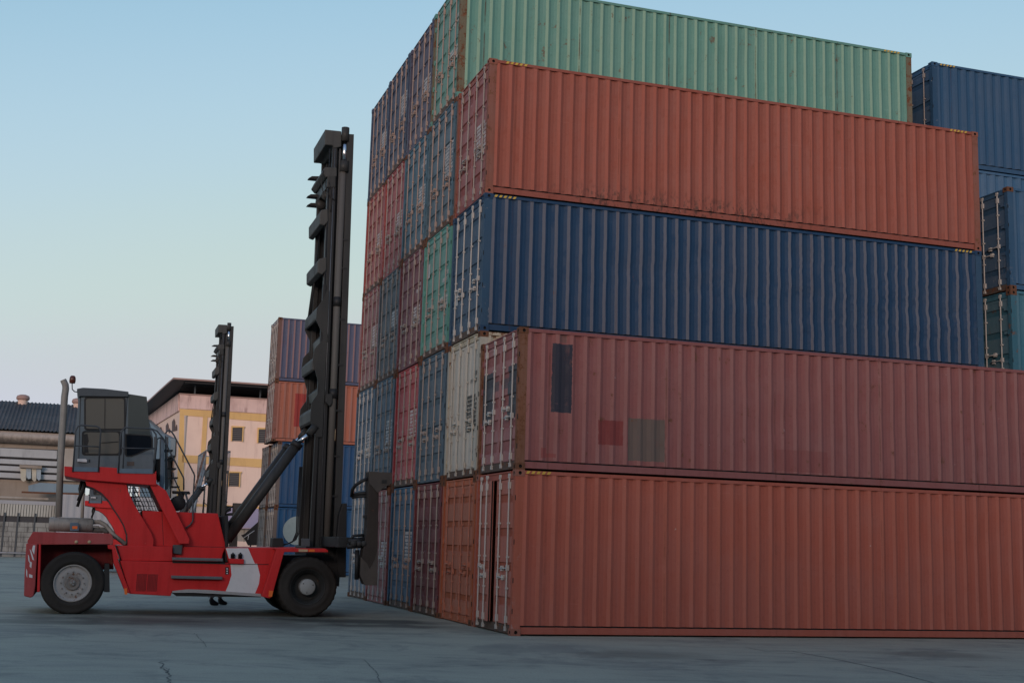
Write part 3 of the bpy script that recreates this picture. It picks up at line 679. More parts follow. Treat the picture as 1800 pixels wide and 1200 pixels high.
def build_handler():
    T = empty('container_lift_truck', (O0.x, O0.y, 0), AZ)
    def P(pts, y): return [hp(a, b, y) for a, b in pts]
    def prism(name, pts, y0, y1, mt, parent=T, bevel=0.012, seg=2):
        return MB().prism(P(pts, y0), y0, y1).build(name, mt, parent, bevel, seg)
    def pt(a, b, y): x, z = hp(a, b, y); return (x, y, z)
    def strip(mb, pts, y, t=0.004, mi=0): mb.prism(P(pts, y), y - t, y, mi)
    WID = 2.35
    # --- rear end
    rf = prism('rear_fender', [(50, 957), (48, 950), (58, 934), (195, 937), (199, 944), (199, 956)], 0.05, 0.95, M_red2)
    mb = MB(); 
    for px in (134, 157): x, z = hp(px, 952, 0.05); mb.lathe([(0.0, -0.02), (0.03, -0.015), (0.035, 0.0)], (x, 0.048, z), 10)
    mb.build('marker_lamp', M_cream, rf)
    MB().prism(P([(50, 957), (48, 950), (58, 934), (195, 937), (199, 944), (199, 956)], 0.05), WID - 0.7, WID + 0.1).build('rear_fender', M_red2, T, 0.012)
    bump_ = prism('rear_bumper', [(46, 954), (66, 955), (62, 1030), (59, 1047), (54, 1050), (42, 1047), (43, 1010)], 0.0, WID, M_red2, bevel=0.02)
    mb = MB()
    for q in ([(58, 958), (62, 958), (60, 974), (56, 966)], [(52, 964), (55, 968), (60, 984), (57, 983)], [(49, 974), (51, 976), (53, 990), (50, 985)], [(53, 986), (56, 988), (55, 998), (52, 995)], [(46, 998), (48, 1003), (48, 1015), (46, 1010)], [(51, 1008), (57, 1010), (57, 1015), (51, 1014)]):
        strip(mb, q, 0.0)
    mb.build('warning_stripes', M_wht, bump_)
    prism('counterweight', [(66, 956), (196, 957), (200, 1000), (184, 1000), (150, 1010), (100, 1010), (72, 1020), (67, 1040), (63, 1040)], 0.62, WID - 0.6, M_redd)
    prism('wheel_arch', [(68, 956), (72, 956), (70, 1040), (65, 1040)], 0.02, 0.6, M_red)
    prism('mud_flap', [(184, 990), (192, 990), (193, 1040), (183, 1040)], 0.05, 0.6, M_mastd, bevel=0)
    # --- chassis
    ch = prism('chassis', [(211, 985), (477, 991), (460, 1045), (303, 1038), (300, 1047), (228, 1043)], 0.12, WID, M_red)
    prism('fender_edge', [(189, 957), (200, 957), (208, 985), (229, 1043), (220, 1040), (200, 990), (197, 965), (190, 964)], 0.06, 0.75, M_red)
    mb = MB(); strip(mb, [(218, 1034), (223, 1033), (224, 1044), (219, 1044)], 0.06, 0.02); mb.build('side_lamp', M_org, ch)
    mb = MB(); gx0, gz1 = hp(240, 1008, 0.12); gx1, gz0 = hp(275, 1039, 0.12)
    for half in (0, 1):
        mb = MB()
        for i in range(7):
            for j in range(16):
                xx = gx0 + (gx1 - gx0) * (i + half * 7.6 + 0.25 + 0.3 * (j % 2)) / 14.6; zz = gz0 + (gz1 - gz0) * (j + 0.2) / 16
                mb.box(xx, xx + 0.019, 0.1175, 0.12, zz, zz + 0.014)
        mb.build('vent_grille', M_hole, ch)
    mb = MB(); strip(mb, [(405, 990), (452, 990), (457, 1010), (455, 1026), (448, 1043), (396, 1040), (402, 1026), (407, 1010)], 0.12); mb.build('white_band', M_wht, ch)
    mb = MB(); strip(mb, [(396, 996), (402, 996), (402, 1009), (396, 1009)], 0.12, 0.006); mb.build('decal_plate', M_mastd, ch)
    for k in range(3):
        mb = MB(); strip(mb, [(398, 998 + k * 4), (400.5, 998 + k * 4), (400.5, 1000 + k * 4), (398, 1000 + k * 4)], 0.112, 0.002); mb.build('decal_mark', M_wht, ch)
    # deck between the legs and the hood
    prism('deck', [(205, 958), (303, 960), (303, 986), (214, 985)], 0.25, WID, M_red)
    hood = prism('engine_hood', [(250, 897), (383, 902), (397, 960), (392, 972), (388, 988), (300, 987), (300, 960), (250, 958)], 0.42, WID - 0.3, M_red)
    mb = MB(); strip(mb, [(303, 958.5), (393, 960.5), (393, 961.6), (303, 959.6)], 0.42, 0.003); strip(mb, [(284, 899), (285, 899), (288, 958), (287, 958)], 0.42, 0.003); mb.build('panel_seam', M_redd, hood)
    prism('hinge_bracket', [(304, 957), (321, 957), (319, 974), (304, 972)], 0.34, 0.42, M_cabd)
    for (a, b, c_, d) in ((303, 392, 979, 981), (301, 391, 1011, 1013)):
        st = prism('step', [(a, c_), (b, d), (b, d + 5), (a, c_ + 5)], 0.0, 0.2, M_step, bevel=0.006)
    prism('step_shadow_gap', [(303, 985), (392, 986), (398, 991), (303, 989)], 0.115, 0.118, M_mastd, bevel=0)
    mb = MB(); pts = [(303, 1038), (330, 1035), (365, 1036), (400, 1039), (458, 1043), (460, 1048), (400, 1044), (340, 1041), (303, 1041)]
    mb.prism(P(pts, 0.08), 0.08, 0.12); mb.build('side_skirt', M_skirt, T)
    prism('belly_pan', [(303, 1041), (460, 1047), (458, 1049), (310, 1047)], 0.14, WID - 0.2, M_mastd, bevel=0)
    # front part with white band
    fr = prism('front_frame', [(397, 962), (500, 962), (478, 991), (403, 991)], 0.14, WID, M_red)
    mb = MB(); strip(mb, [(397, 962.8), (436, 962.8), (448, 990), (405, 990)], 0.14); mb.build('white_band', M_wht, fr)
    mb = MB(); strip(mb, [(388, 990), (472, 991), (472, 992), (388, 991)], 0.115, 0.004); mb.build('panel_seam', M_mastd, fr)
    prism('filter_base', [(403, 981), (429, 982), (429, 991), (403, 990)], 0.05, 0.14, M_red)
    for px in (409, 422):
        x, z = hp(px, 981, 0.09); MB().lathe([(0.0, 0.0), (0.042, 0.0), (0.042, 0.07), (0.045, 0.07), (0.045, 0.085), (0.02, 0.1), (0.012, 0.12), (0, 0.12)], (x, 0.09, z), 16, axis='Z').build('oil_filter', M_mastd, T)
    for y0, y1 in ((-0.12, 0.45), (WID - 0.2, WID + 0.42)):
        q = MB().prism(P([(480, 963), (572, 963.5), (577, 967), (577, 970), (500, 969.5), (498, 975), (478, 1048), (474, 1051), (461, 1048), (462, 1043), (478, 992), (486, 966)], -0.12), y0, y1).build('front_fender', M_red, T, 0.01)
        if y0 < 0:
            mb = MB(); strip(mb, [(473, 1037), (480, 1038), (478, 1048), (472, 1048)], -0.12, 0.02); mb.build('side_lamp', M_org, q)
            mb = MB(); strip(mb, [(525, 964.5), (541, 965), (541, 969), (525, 969)], -0.12, 0.004); mb.build('reflector', M_cream, q)
            mb = MB(); strip(mb, [(543, 965), (553, 965), (553, 969), (543, 969)], -0.12, 0.004); mb.build('reflector', M_org, q)
    prism('front_axle', [(520, 1015), (562, 1015), (562, 1045), (520, 1045)], 0.5, WID - 0.4, M_mastd, bevel=0)
    prism('rear_axle', [(110, 1010), (146, 1010), (146, 1040), (110, 1040)], 0.4, WID - 0.4, M_mastd, bevel=0)
    prism('belly_frame', [(478, 975), (600, 975), (596, 1030), (470, 1020)], 0.62, WID - 0.6, M_mastd, bevel=0)
    # --- wheels
    def wheel(x, y, R_, wd, front, side=-1):
        W0 = empty('wheel', (x, y, R_ - 0.012), 0, T)
        if side > 0: W0.rotation_euler = (0, 0, pi)
        h = wd
        prof = [(R_ * 0.60, 0.03), (R_ * 0.61, 0.0), (R_ * 0.72, -0.012), (R_ * 0.74, -0.006), (R_ * 0.80, -0.008), (R_ * 0.88, 0.0), (R_ * 0.90, -0.004), (R_ * 0.955, 0.012), (R_ * 0.985, 0.045), (R_, 0.10), (R_, h * 0.35), (R_ * 0.975, h * 0.36), (R_ * 0.975, h * 0.40), (R_, h * 0.41), (R_, h * 0.62), (R_ * 0.975, h * 0.63), (R_ * 0.975, h * 0.67), (R_, h * 0.68), (R_, h - 0.10), (R_ * 0.985, h - 0.045), (R_ * 0.93, h), (R_ * 0.6, h)]
        def lug(j, k): return 1 - (0.018 if (j in (7, 8, 9, 18, 19)) and (k // 2) % 2 else 0) if front else 1
        t = MB().lathe(prof, (0, 0, 0), 120, mod=lug); 
        for i, v in enumerate(t.v):                               # tyre squats a little on the ground
            if v[2] < -R_ + 0.012: t.v[i] = (v[0], v[1], -R_ + 0.012)
        t.build('tyre', M_tyre, W0)
        r = R_ * 0.60
        if front:
            MB().lathe([(r, 0.03), (r - 0.015, 0.02), (r - 0.02, 0.05), (r - 0.07, 0.10), (r - 0.09, 0.17), (r - 0.10, 0.22), (0.18, 0.23), (0.0, 0.23)], (0, 0, 0), 48).build('rim', M_mast, W0)
            hb = MB().lathe([(0.0, 0.035), (0.145, 0.035), (0.160, 0.05), (0.165, 0.07), (0.165, 0.23)], (0, 0, 0), 40).build('hub', M_hubg, W0)
            for a in range(3):
                t_ = a * 2.1 + 0.4; MB().lathe([(0, -0.004), (0.012, -0.004), (0.012, 0.01)], (0.115 * math.cos(t_), 0.033, 0.115 * math.sin(t_)), 8).build('bolt', M_mastd, hb)
        else:
            MB().lathe([(r, 0.03), (r - 0.012, 0.012), (r - 0.03, 0.02), (r - 0.035, 0.05), (r - 0.07, 0.06), (r - 0.085, 0.055), (0.18, 0.03), (0.17, 0.045), (0.0, 0.05)], (0, 0, 0), 48).build('rim', M_rim, W0)
            mb = MB()
            for a in range(12):
                t_ = a * pi / 6; mb.lathe([(0, 0.0), (0.014, 0.0), (0.016, 0.04)], (0.215 * math.cos(t_), 0.02, 0.215 * math.sin(t_)), 6)
            mb.build('wheel_nuts', M_hub, W0)
            MB().lathe([(0, -0.005), (0.05, 0.0), (0.06, 0.03), (0.09, 0.03), (0.115, 0.012), (0.135, 0.015), (0.14, 0.05)], (0, 0, 0), 32).build('hub', M_hub, W0)
            mb = MB()
            for a in range(3):
                t_ = a * 2.1 + 0.9; mb.lathe([(0, -0.015), (0.014, -0.015), (0.016, 0.02)], (0.03 * math.cos(t_), -0.0, 0.03 * math.sin(t_)), 8)
            mb.build('hub_cap', M_hubg, W0)
    rx, _ = hp(127.5, 1026, 0.0); fx, _ = hp(541.5, 1031, -0.1)
    wheel(rx, 0.0, 0.605, 0.36, False); wheel(rx, WID, 0.605, 0.36, False, 1)
    wheel(fx, -0.1, 0.615, 0.42, True); wheel(fx, 0.36, 0.615, 0.40, True); wheel(fx, WID + 0.45, 0.615, 0.42, True, 1); wheel(fx, WID - 0.02, 0.615, 0.40, True, 1)
    # --- legs carrying the cab
    legA = [(150, 843), (222, 847), (225, 862), (236, 886), (248, 906), (266, 936), (270, 948), (268, 985), (225, 985), (224, 940), (218, 922), (210, 908), (200, 893), (192, 880), (179, 866), (164, 857), (152, 853)]
    legB = [(262, 849), (276, 850), (292, 862), (333, 947), (332, 955), (315, 955), (311, 948)]
    for y0, y1 in ((0.28, 0.36), (1.55, 1.63)):
        q = MB().prism(P(legA, 0.28), y0, y1).build('leg', M_red, T, 0.008)
        if y0 < 1:
            mb = MB()
            for px, py in ((229, 966), (229, 974), (229, 983), (265, 966), (265, 975), (264, 983)):
                x, z = hp(px, py, 0.28); mb.lathe([(0, -0.012), (0.012, -0.012), (0.013, 0)], (x, 0.28, z), 8)
            mb.build('bolts', M_step, q)
        MB().prism(P(legB, 0.22), y0 - 0.06, y1 - 0.02).build('diagonal_brace', M_red, T, 0.008)
    # inner faces of the legs
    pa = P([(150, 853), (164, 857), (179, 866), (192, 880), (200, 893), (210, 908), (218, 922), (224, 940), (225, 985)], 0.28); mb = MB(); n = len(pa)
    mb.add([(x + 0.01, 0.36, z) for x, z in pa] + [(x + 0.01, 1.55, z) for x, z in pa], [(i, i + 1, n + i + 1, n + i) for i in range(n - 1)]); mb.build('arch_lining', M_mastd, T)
    prism('cross_beam', [(262, 849), (276, 850), (300, 893), (283, 896)], 0.36, 1.5, M_redd)
    mb = MB()                                                     # wire guard between the legs
    for i in range(8):
        a = pt(221 + i * 5.6, 857, 0.62); b = pt(240 + i * 4.9, 897, 0.62); mb.tube([a, b], 0.006, 4)
    for j in range(6):
        t_ = j / 5; a = pt(221 + 19 * t_, 857 + 40 * t_, 0.62); b = pt(262 + 14 * t_, 857 + 40 * t_, 0.62); mb.tube([a, b], 0.006, 4)
    mb.build('wire_guard', M_mastd, T)
    # --- platform
    pf = prism('platform', [(113, 819), (127, 820), (128, 828), (172, 829), (175, 820), (206, 822), (207, 831), (269, 832), (275, 827), (275, 853), (150, 843), (113, 836)], 0.16, 1.75, M_red)
    for a in (([(127, 820), (172, 821.5), (172, 829), (127, 828)]), ([(206, 823), (268, 824), (268, 832.5), (206, 831)])):
        MB().prism(P(a, 0.15), 0.14, 0.16).build('kick_plate', M_kick, pf, 0.003)
    # --- cab
    cb = prism('cab', [(138, 697), (224, 698), (226, 692), (258, 698), (261, 733), (269, 768), (270, 831), (128, 828)], 0.42, 1.72, M_cab, bevel=0.015)
    MB().prism(P([(135, 683), (146, 681), (184, 683), (226, 688), (226, 697), (141, 696), (138, 699)], 0.36), 0.36, 1.8).build('roof', M_cabd, cb, 0.012)
    prism('side_screen', [(226, 692), (258, 697), (261, 732), (264, 765), (225, 762)], 0.405, 0.42, M_gls, cb, 0.003)
    def rr(x0, y0, x1, y1, r, y):
        pts = []
        for cx, cy, a0 in ((x0 + r, y0 + r, 180), (x1 - r, y0 + r, 270), (x1 - r, y1 - r, 0), (x0 + r, y1 - r, 90)):
            for k in range(5):
                a = math.radians(a0 + k * 22.5); pts.append((cx + r * math.cos(a), cy + r * math.sin(a)))
        return P(pts, y)
    for nm, o, i_, mt in (('window', (148, 697.5, 221, 756, 5), (151, 700.5, 218, 753, 4), M_gl), ('window', (144, 757, 214, 800, 5), (147, 759.5, 209, 797, 5), M_gl)):
        f_ = MB().prism(rr(*o, 0.414), 0.408, 0.42).build('window_frame', M_mastd, cb)
        MB().prism(rr(*i_, 0.404), 0.402, 0.408).build('pane', mt, f_)
    f_ = MB().prism(P([(220, 762), (265, 764), (269, 771), (269, 787), (238, 800), (232, 802), (222, 802), (219, 798)], 0.414), 0.408, 0.42).build('window_frame', M_mastd, cb)
    MB().prism(P([(222, 764), (263, 766), (266, 771), (266, 785), (237, 798), (231, 800), (223, 800)], 0.404), 0.402, 0.408).build('pane', M_gld, f_)
    mb = MB(); strip(mb, [(147, 763), (154, 762), (156, 775), (154, 781), (156, 796), (148, 796)], 0.402, 0.002); mb.build('seat_silhouette', M_mastd, cb)
    mb = MB(); strip(mb, [(184, 700), (185.3, 700), (184.8, 753), (183.5, 753)], 0.400, 0.004); mb.tube([pt(178, 778, 0.39), pt(208, 776, 0.39)], 0.006, 5); mb.build('window_bar', M_mastd, cb)
    mb = MB(); strip(mb, [(141, 699), (142.2, 699), (139, 805), (138, 805)], 0.418, 0.004); strip(mb, [(223, 699), (224.2, 699), (216, 826), (215, 826)], 0.418, 0.004); mb.build('door_seam', M_mastd, cb)
    prism('door_handle', [(136, 806), (150, 806), (153, 808), (153, 812), (136, 811)], 0.37, 0.42, M_wht, cb, 0.004)
    prism('lock', [(156, 807), (158, 807), (158, 812), (156, 812)], 0.40, 0.42, M_mastd, cb, 0)
    prism('name_plate', [(223, 811), (236, 811), (236, 818), (223, 818)], 0.412, 0.42, plain('plate_brown', (0.09, 0.07, 0.06), 0.5), cb, 0)
    # beacon
    mb = MB(); mb.tube([pt(137, 689, 0.5), pt(131, 688, 0.5), pt(127, 684, 0.5), pt(126.7, 672, 0.5)], 0.012, 6)
    bc = mb.build('beacon_stem', M_rail, T); x, y, z = pt(127, 673.5, 0.5)
    MB().lathe([(0, 0.16), (0.035, 0.155), (0.055, 0.13), (0.062, 0.09), (0.062, 0.03), (0.055, 0.02), (0.055, 0.0), (0, 0)], (x, 0.5, z), 20, axis='Z').build('beacon', M_amb, bc)
    # handrails
    def rail(name, pts, y, r=0.016):
        return MB().tube([pt(a, b, y if not isinstance(y, (list, tuple)) else y[i]) for i, (a, b) in enumerate(pts)], r, 8).build(name, M_rail, T)
    rail('handrail', [(128, 829), (132, 775), (133, 757), (137, 749), (142, 747), (170, 749), (175, 752), (177, 758), (173, 829)], 0.14)
    rail('handrail', [(131, 783), (175, 785)], 0.14, 0.012)
    rail('handrail', [(208, 831), (212, 765), (214, 757), (220, 751), (262, 753), (268, 755), (274, 763), (276, 775), (270, 831)], 0.14)
    rail('handrail', [(211, 787), (272, 788)], 0.14, 0.012)
    rail('handrail', [(216, 829), (219, 753)], 0.18, 0.012)
    rail('handrail', [(265, 753), (276, 757), (287, 770), (302, 800), (322, 838), (323, 842), (323, 861)], 0.5)
    rail('handrail', [(291, 762), (293, 758), (298, 756), (302, 759), (306, 765), (341, 832), (342, 836), (339, 880), (339, 915), (334, 922), (326, 928)], 0.36)
    rail('handrail', [(275, 790), (276, 772), (280, 769), (286, 771), (288, 776), (288, 850)], 0.9, 0.013)
    rail('handrail', [(304, 830), (305, 838), (325, 882)], 0.62, 0.014)
    prism('ladder_column', [(283, 772), (289, 772), (288, 864), (281, 863)], 0.55, 0.75, M_kick, bevel=0.006)
    prism('ladder_box', [(272, 806), (284, 806), (281, 846), (279, 846), (274, 826)], 0.7, 1.3, M_mastd)
    prism('ladder_side', [(290, 765), (292, 765), (296, 858), (290, 862)], 0.8, 0.84, M_cabd)
    mb = MB()
    for k in range(5): y_ = 790 + k * 16; mb.prism(P([(288 + k * 3, y_), (304 + k * 3, y_), (304 + k * 3, y_ + 2), (288 + k * 3, y_ + 2)], 0.9), 0.9, 1.4)
    mb.build('ladder_rungs', M_mastd, T)
    # air cleaner and horn on the hood
    x, z = hp(313, 884, 0.7); MB().lathe([(0, -0.02), (0.13, -0.02), (0.155, 0.0), (0.155, 0.35), (0, 0.35)], (x, 0.7, z), 32).build('air_cleaner', M_mastd, T)
    prism('air_intake', [(303, 862), (333, 863), (335, 868), (304, 867)], 0.75, 0.95, M_mastd); prism('air_intake', [(313, 866), (325, 867), (323, 875), (314, 875)], 0.78, 0.9, M_mastd)
    rail('hood_hose', [(326, 866), (330, 880), (328, 900)], 0.7, 0.02)
    # exhaust
    ex = MB().tube([pt(103, 908, 0.8), pt(107, 800, 0.8), pt(113.5, 697, 0.8)], 0.066, 20).build('exhaust_stack', M_exh, T)
    MB().tube([pt(107, 800, 0.8), pt(113.5, 697, 0.8), pt(115.5, 683, 0.8), pt(115, 676, 0.8), pt(111, 667.5, 0.8)], [0.069, 0.069, 0.068, 0.066, 0.062], 20, caps=False).build('exhaust_tip', M_exh, ex)
    x0, z0 = hp(86, 920.5, 0.8); x1, _ = hp(164, 920.5, 0.8)
    MB().lathe([(0, x0), (0.12, x0), (0.142, x0 + 0.02), (0.142, x1 - 0.02), (0.12, x1), (0, x1)], (0, 0.8, z0), 28, axis='X').build('muffler', M_exh, T)
    MB().tube([pt(160, 917, 0.8), pt(176, 917, 0.8), pt(186, 923, 0.75), pt(200, 940, 0.65), pt(222, 957, 0.5)], 0.045, 14).build('exhaust_pipe', M_exh, T)
    MB().tube([pt(160, 930, 0.8), pt(172, 932, 0.78), pt(182, 931, 0.75), pt(190, 936, 0.7)], 0.05, 10).build('exhaust_pipe', M_cyl, T)
    q = prism('lamp_box', [(123, 918), (138, 918), (139, 933), (123, 933)], 0.55, 0.62, M_kick); mb = MB(); strip(mb, [(127, 924), (136, 924), (136, 929), (127, 929)], 0.55, 0.006); mb.build('lens', M_org, q)
    mb = MB(); mb.tube([pt(144, 845, 0.7), pt(140, 858, 0.7), pt(142, 872, 0.7), pt(136, 890, 0.7)], 0.03, 8); mb.tube([pt(150, 846, 0.6), pt(146, 860, 0.6), pt(138, 880, 0.6)], 0.04, 8); mb.build('cab_hoses', M_mastd, T)
    # --- tilt cylinders
    for dy in (0.0, 1.15):
        a = pt(399, 948, 0.78); b = pt(523, 779, 0.78); c_ = pt(549, 756, 0.78); s_ = Vector((0, dy, 0))
        d_ = (Vector(b) - Vector(a)).normalized()
        q = MB().tube([Vector(a) + s_, Vector(b) + s_], 0.112, 24).build('tilt_cylinder', M_mast, T)
        MB().tube([Vector(b) + s_ - d_ * 0.10, Vector(b) + s_ + d_ * 0.02], 0.128, 24).build('gland', M_mastd, q)
        MB().tube([Vector(b) + s_, Vector(c_) + s_ - d_ * 0.06], 0.045, 14).build('piston_rod', M_chr, q)
        MB().tube([Vector(c_) + s_ - d_ * 0.12, Vector(c_) + s_ + d_ * 0.12], 0.085, 14).build('rod_end', M_mast, q)
    prism('front_post', [(395, 905), (400, 905), (400, 988), (396, 988)], 0.3, 0.34, M_mastd, bevel=0)
    prism('cylinder_mount', [(388, 906), (401, 906), (404, 955), (392, 955)], 0.7, 2.1, M_mastd)
    # --- mast
    MA = empty('mast', (0, 0, 0), 0, T)
    YN, YF = 0.78, 2.02                                           # near and far uprights
    def seg(name, xt0, xt1, yt, xb0, xb1, yb, y0, y1, mt, ref=0.8):
        return MB().prism(P([(xt0, yt), (xt1, yt + (xt1 - xt0) * 0.06), (xb1, yb + 1), (xb0, yb)], ref), y0, y1).build(name, mt, MA, 0.006)
    for y0, sg in ((YN, 1), (YF + 0.28, -1)):
        f = lambda a, b: (y0 + a * sg, y0 + b * sg) if sg > 0 else (y0 + b * sg, y0 + a * sg)
        seg('mast_rail', 611, 622, 236, 584, 596, 1000, *f(0.0, 0.10), M_mast)        # front channel
        seg('mast_rail', 592, 612, 236, 563, 585, 1000, *f(0.16, 0.26), M_mastd)      # web behind the lift cylinder
        seg('mast_rail', 586, 594, 232, 556, 565, 1005, *f(0.02, 0.12), M_mastd)
        seg('mast_rail', 576, 584, 330, 548, 557, 1005, *f(0.04, 0.16), M_mast)
        seg('mast_rail', 568, 573, 500, 541, 548, 1005, *f(0.0, 0.10), M_mastd)
        c0 = Vector(pt(603, 300, 0.8)); c1 = Vector(pt(573, 985, 0.8)); off = Vector((0, y0 - 0.80 + 0.02 * sg, 0))
        q = MB().tube([c1 + off, c0 + off], 0.074, 20).build('lift_cylinder', M_cyl, MA)
        MB().tube([Vector(pt(605, 284, 0.8)) + off, Vector(pt(604.2, 303, 0.8)) + off], 0.105, 20).build('gland', M_mast, q)
        MB().tube([Vector(pt(606.5, 244, 0.8)) + off, Vector(pt(605, 290, 0.8)) + off], 0.052, 18).build('piston_rod', M_chr, q)
        MB().tube([Vector(pt(607.5, 225, 0.8)) + off, Vector(pt(606.5, 249, 0.8)) + off], 0.088, 18).build('rod_head', M_mast, q)
        for py in (538, 700): 
            k = (py - 300) / 685; MB().tube([c0 + (c1 - c0) * (k - 0.012) + off, c0 + (c1 - c0) * (k + 0.012) + off], 0.095, 16).build('clamp', M_mastd, q)
    def beam(name, pts, y0=YN, y1=YF + 0.28, mt=M_mastl, bv=0.02):
        return MB().prism(P(pts, 0.8), y0, y1).build(name, mt, MA, bv)
    hd = [hp(a, b, 0.8) for a, b in [(571, 228), (598, 231), (598, 257), (571, 255)]]
    beam('head_beam', [(571, 228), (600, 231), (600, 258), (589, 261), (584, 256), (571, 255)], mt=M_mastl)
    beam('cross_beam', [(571, 294), (592, 295), (592, 311), (573, 312), (566, 304)])
    beam('cross_beam', [(576, 308), (590, 309), (590, 330), (574, 330)], mt=M_mast)
    beam('cross_beam', [(565, 369), (576, 367), (577, 389), (570, 397), (562, 394), (562, 374)])
    beam('cross_beam', [(561, 455), (574, 452), (574, 475), (566, 483), (558, 479), (558, 460)])
    # zigzag braces of the outer mast
    zz = [(573, 511), (571, 520), (556, 544), (555, 562), (567, 588), (567, 597), (552, 614), (549, 634), (561, 680), (561, 688), (547, 708), (545, 737), (549, 752), (556, 768), (566, 768), (578, 511)]
    for y0 in (YN - 0.02, YF + 0.26): MB().prism(P(zz, 0.8), y0, y0 + 0.035).build('side_brace', M_mast, MA)
    for a in ([(556, 544), (563, 535), (571, 540), (566, 556), (558, 563), (555, 560)], [(549, 632), (557, 624), (566, 628), (560, 645), (552, 652), (549, 648)], [(545, 722), (553, 714), (562, 718), (558, 738), (549, 745), (545, 740)]):
        beam('cross_beam', a, bv=0.03, mt=M_mastl)
    for a in ([(567, 590), (575, 580), (578, 600), (568, 606)], [(560, 684), (570, 674), (573, 694), (562, 700)]):
        beam('cross_beam', a, bv=0.01, mt=M_mast)
    mb = MB()
    for yy in (1.75, 1.9, 2.05, 2.2): mb.tube([pt(575 - (yy - 1.75) * 2, 385, yy - 0.9 + 0.0)[:1] + (yy,) + pt(575, 388, 0.8)[2:], (pt(562, 560, 0.8)[0] - 0.06, yy, pt(562, 560, 0.8)[2])], 0.012, 5)
    mb.build('hoses', M_mastd, MA)
    for xa_, xb_, rr_m, mt in ((598, 571, 0.016, M_cyl), (589, 561, 0.012, M_step), (580, 552, 0.014, M_mastd)):  # added lighter tubes imitate vertical highlights down the mast, a dark one beside them
        a = pt(xa_, 262, YN + 0.02); b = pt(xb_, 965, YN + 0.02); MB().tube([a, b], rr_m, 6).build('highlight_tube', mt, MA)
    # inner chains and hoses between the uprights
    mb = MB()
    for i, yy in enumerate((1.15, 1.35, 1.55, 1.75)):
        a = hp(590, 240, 0.8); b = hp(560, 1000, 0.8); mb.tube([(a[0] + 0.1, yy, a[1]), (b[0] + 0.1, yy, b[1])], 0.03, 6)
    mb.build('chains', M_mastd, MA)
    # sheaves and hose guides high on the mast
    for (a, b, yy) in (((569, 322), (544, 322), 2.15), ((569, 338), (542, 338), 2.15), ((573, 286), (549, 286), 2.3)):
        x0_, z0_ = hp(*a, 0.8); x1_, z1_ = hp(a[0] - 8, a[1], 0.8)
        MB().prism([(x1_ - 0.06, z0_ + 0.0), (x1_ + 0.02, z0_ + 0.06), (x0_ + 0.1, z0_ + 0.08), (x0_ + 0.1, z0_), ], yy - 0.1, yy + 0.1).build('hose_guide', M_mastd, MA, 0.005)
    for yy, mt in ((1.1, M_mast), (1.9, M_mast)):
        x_, z_ = hp(577, 330, 0.8); MB().lathe([(0, -0.03), (0.12, -0.03), (0.12, -0.02), (0.10, -0.015), (0.10, 0.015), (0.12, 0.02), (0.12, 0.03), (0, 0.03)], (x_ + 0.03, yy, z_ - 0.1), 20).build('sheave', mt, MA)
    mb = MB()
    for k, (a, b, c_) in enumerate((((569, 300), (560, 322), (573, 352)), ((578, 320), (585, 345), (581, 372)), ((573, 318), (570, 340), (588, 352)))):
        p_ = [Vector(pt(*q, 0.78)) for q in (a, b, c_)]; L2 = [p_[0] * (1 - t) ** 2 + p_[1] * 2 * t * (1 - t) + p_[2] * t * t for t in [i / 8 for i in range(9)]]
        mb.tube(L2, 0.012, 5)
    mb.build('hoses', M_mastd, MA)
    for py in (420, 470, 560, 640, 720, 800, 870):
        dx = (py - 240) * -0.0385
        MB().prism(P([(607 + dx, py), (618 + dx, py), (618 + dx, py + 3), (607 + dx, py + 3)], YN), YN - 0.015, YN + 0.05).build('rail_bolt_plate', M_mastd, MA)
    mb = MB(); strip(mb, [(584.5, 754), (590, 754), (589, 774), (583.5, 774)], YN - 0.003, 0.003); mb.build('warning_label', M_cream, MA)
    prism('lug', [(574, 692), (585, 692), (584, 708), (580, 714), (572, 706)], 0.68, 0.80, M_mast, MA)
    # foot of the mast, hoses over the deck
    prism('mast_foot', [(538, 960), (600, 962), (592, 1025), (540, 1020)], 0.75, YF + 0.3, M_mastd, MA)
    prism('valve_block', [(480, 945), (497, 945), (499, 953), (499, 961), (478, 961)], 0.5, 0.9, M_mastd)
    mb = MB()
    for k in range(3): mb.tube([pt(478, 960, 0.7), pt(500 + k * 3, 957 - k, 0.7), pt(514 + k * 3, 952 - k * 2, 0.72), pt(521 + k * 2.5, 935, 0.75), pt(522 + k * 2.5, 900, 0.78), pt(527 + k * 2, 820, 0.9)], 0.014, 6)
    mb.build('hoses', M_mastd, T)
    prism('junction_box', [(531, 946), (545, 946), (545, 960), (531, 960)], 0.45, 0.6, M_cabd)
    # --- carriage and spreader
    CR = prism('carriage', [(596, 905), (603, 884), (610, 884), (608, 1014), (596, 1014), (590, 975)], 0.6, 2.5, M_mastd)
    M_arm = paint('spreader_grey', (0.036, 0.031, 0.028), 0.25, 0.5, 0.7, streak=0.4, fadecol=(0.05, 0.042, 0.036), chips=0.1)
    M_arml = paint('spreader_worn', (0.060, 0.056, 0.052), 0.3, 0.5, 0.7, streak=0.3, fadecol=(0.11, 0.09, 0.075), chips=0.1)
    SP = empty('spreader', (0, 0, 0), 0, T)
    YS = -1.5
    MB().prism(P([(600, 943), (645, 945), (645, 962), (600, 962)], YS), YS + 0.3, 3.9).build('main_beam', M_mastd, SP, 0.01)
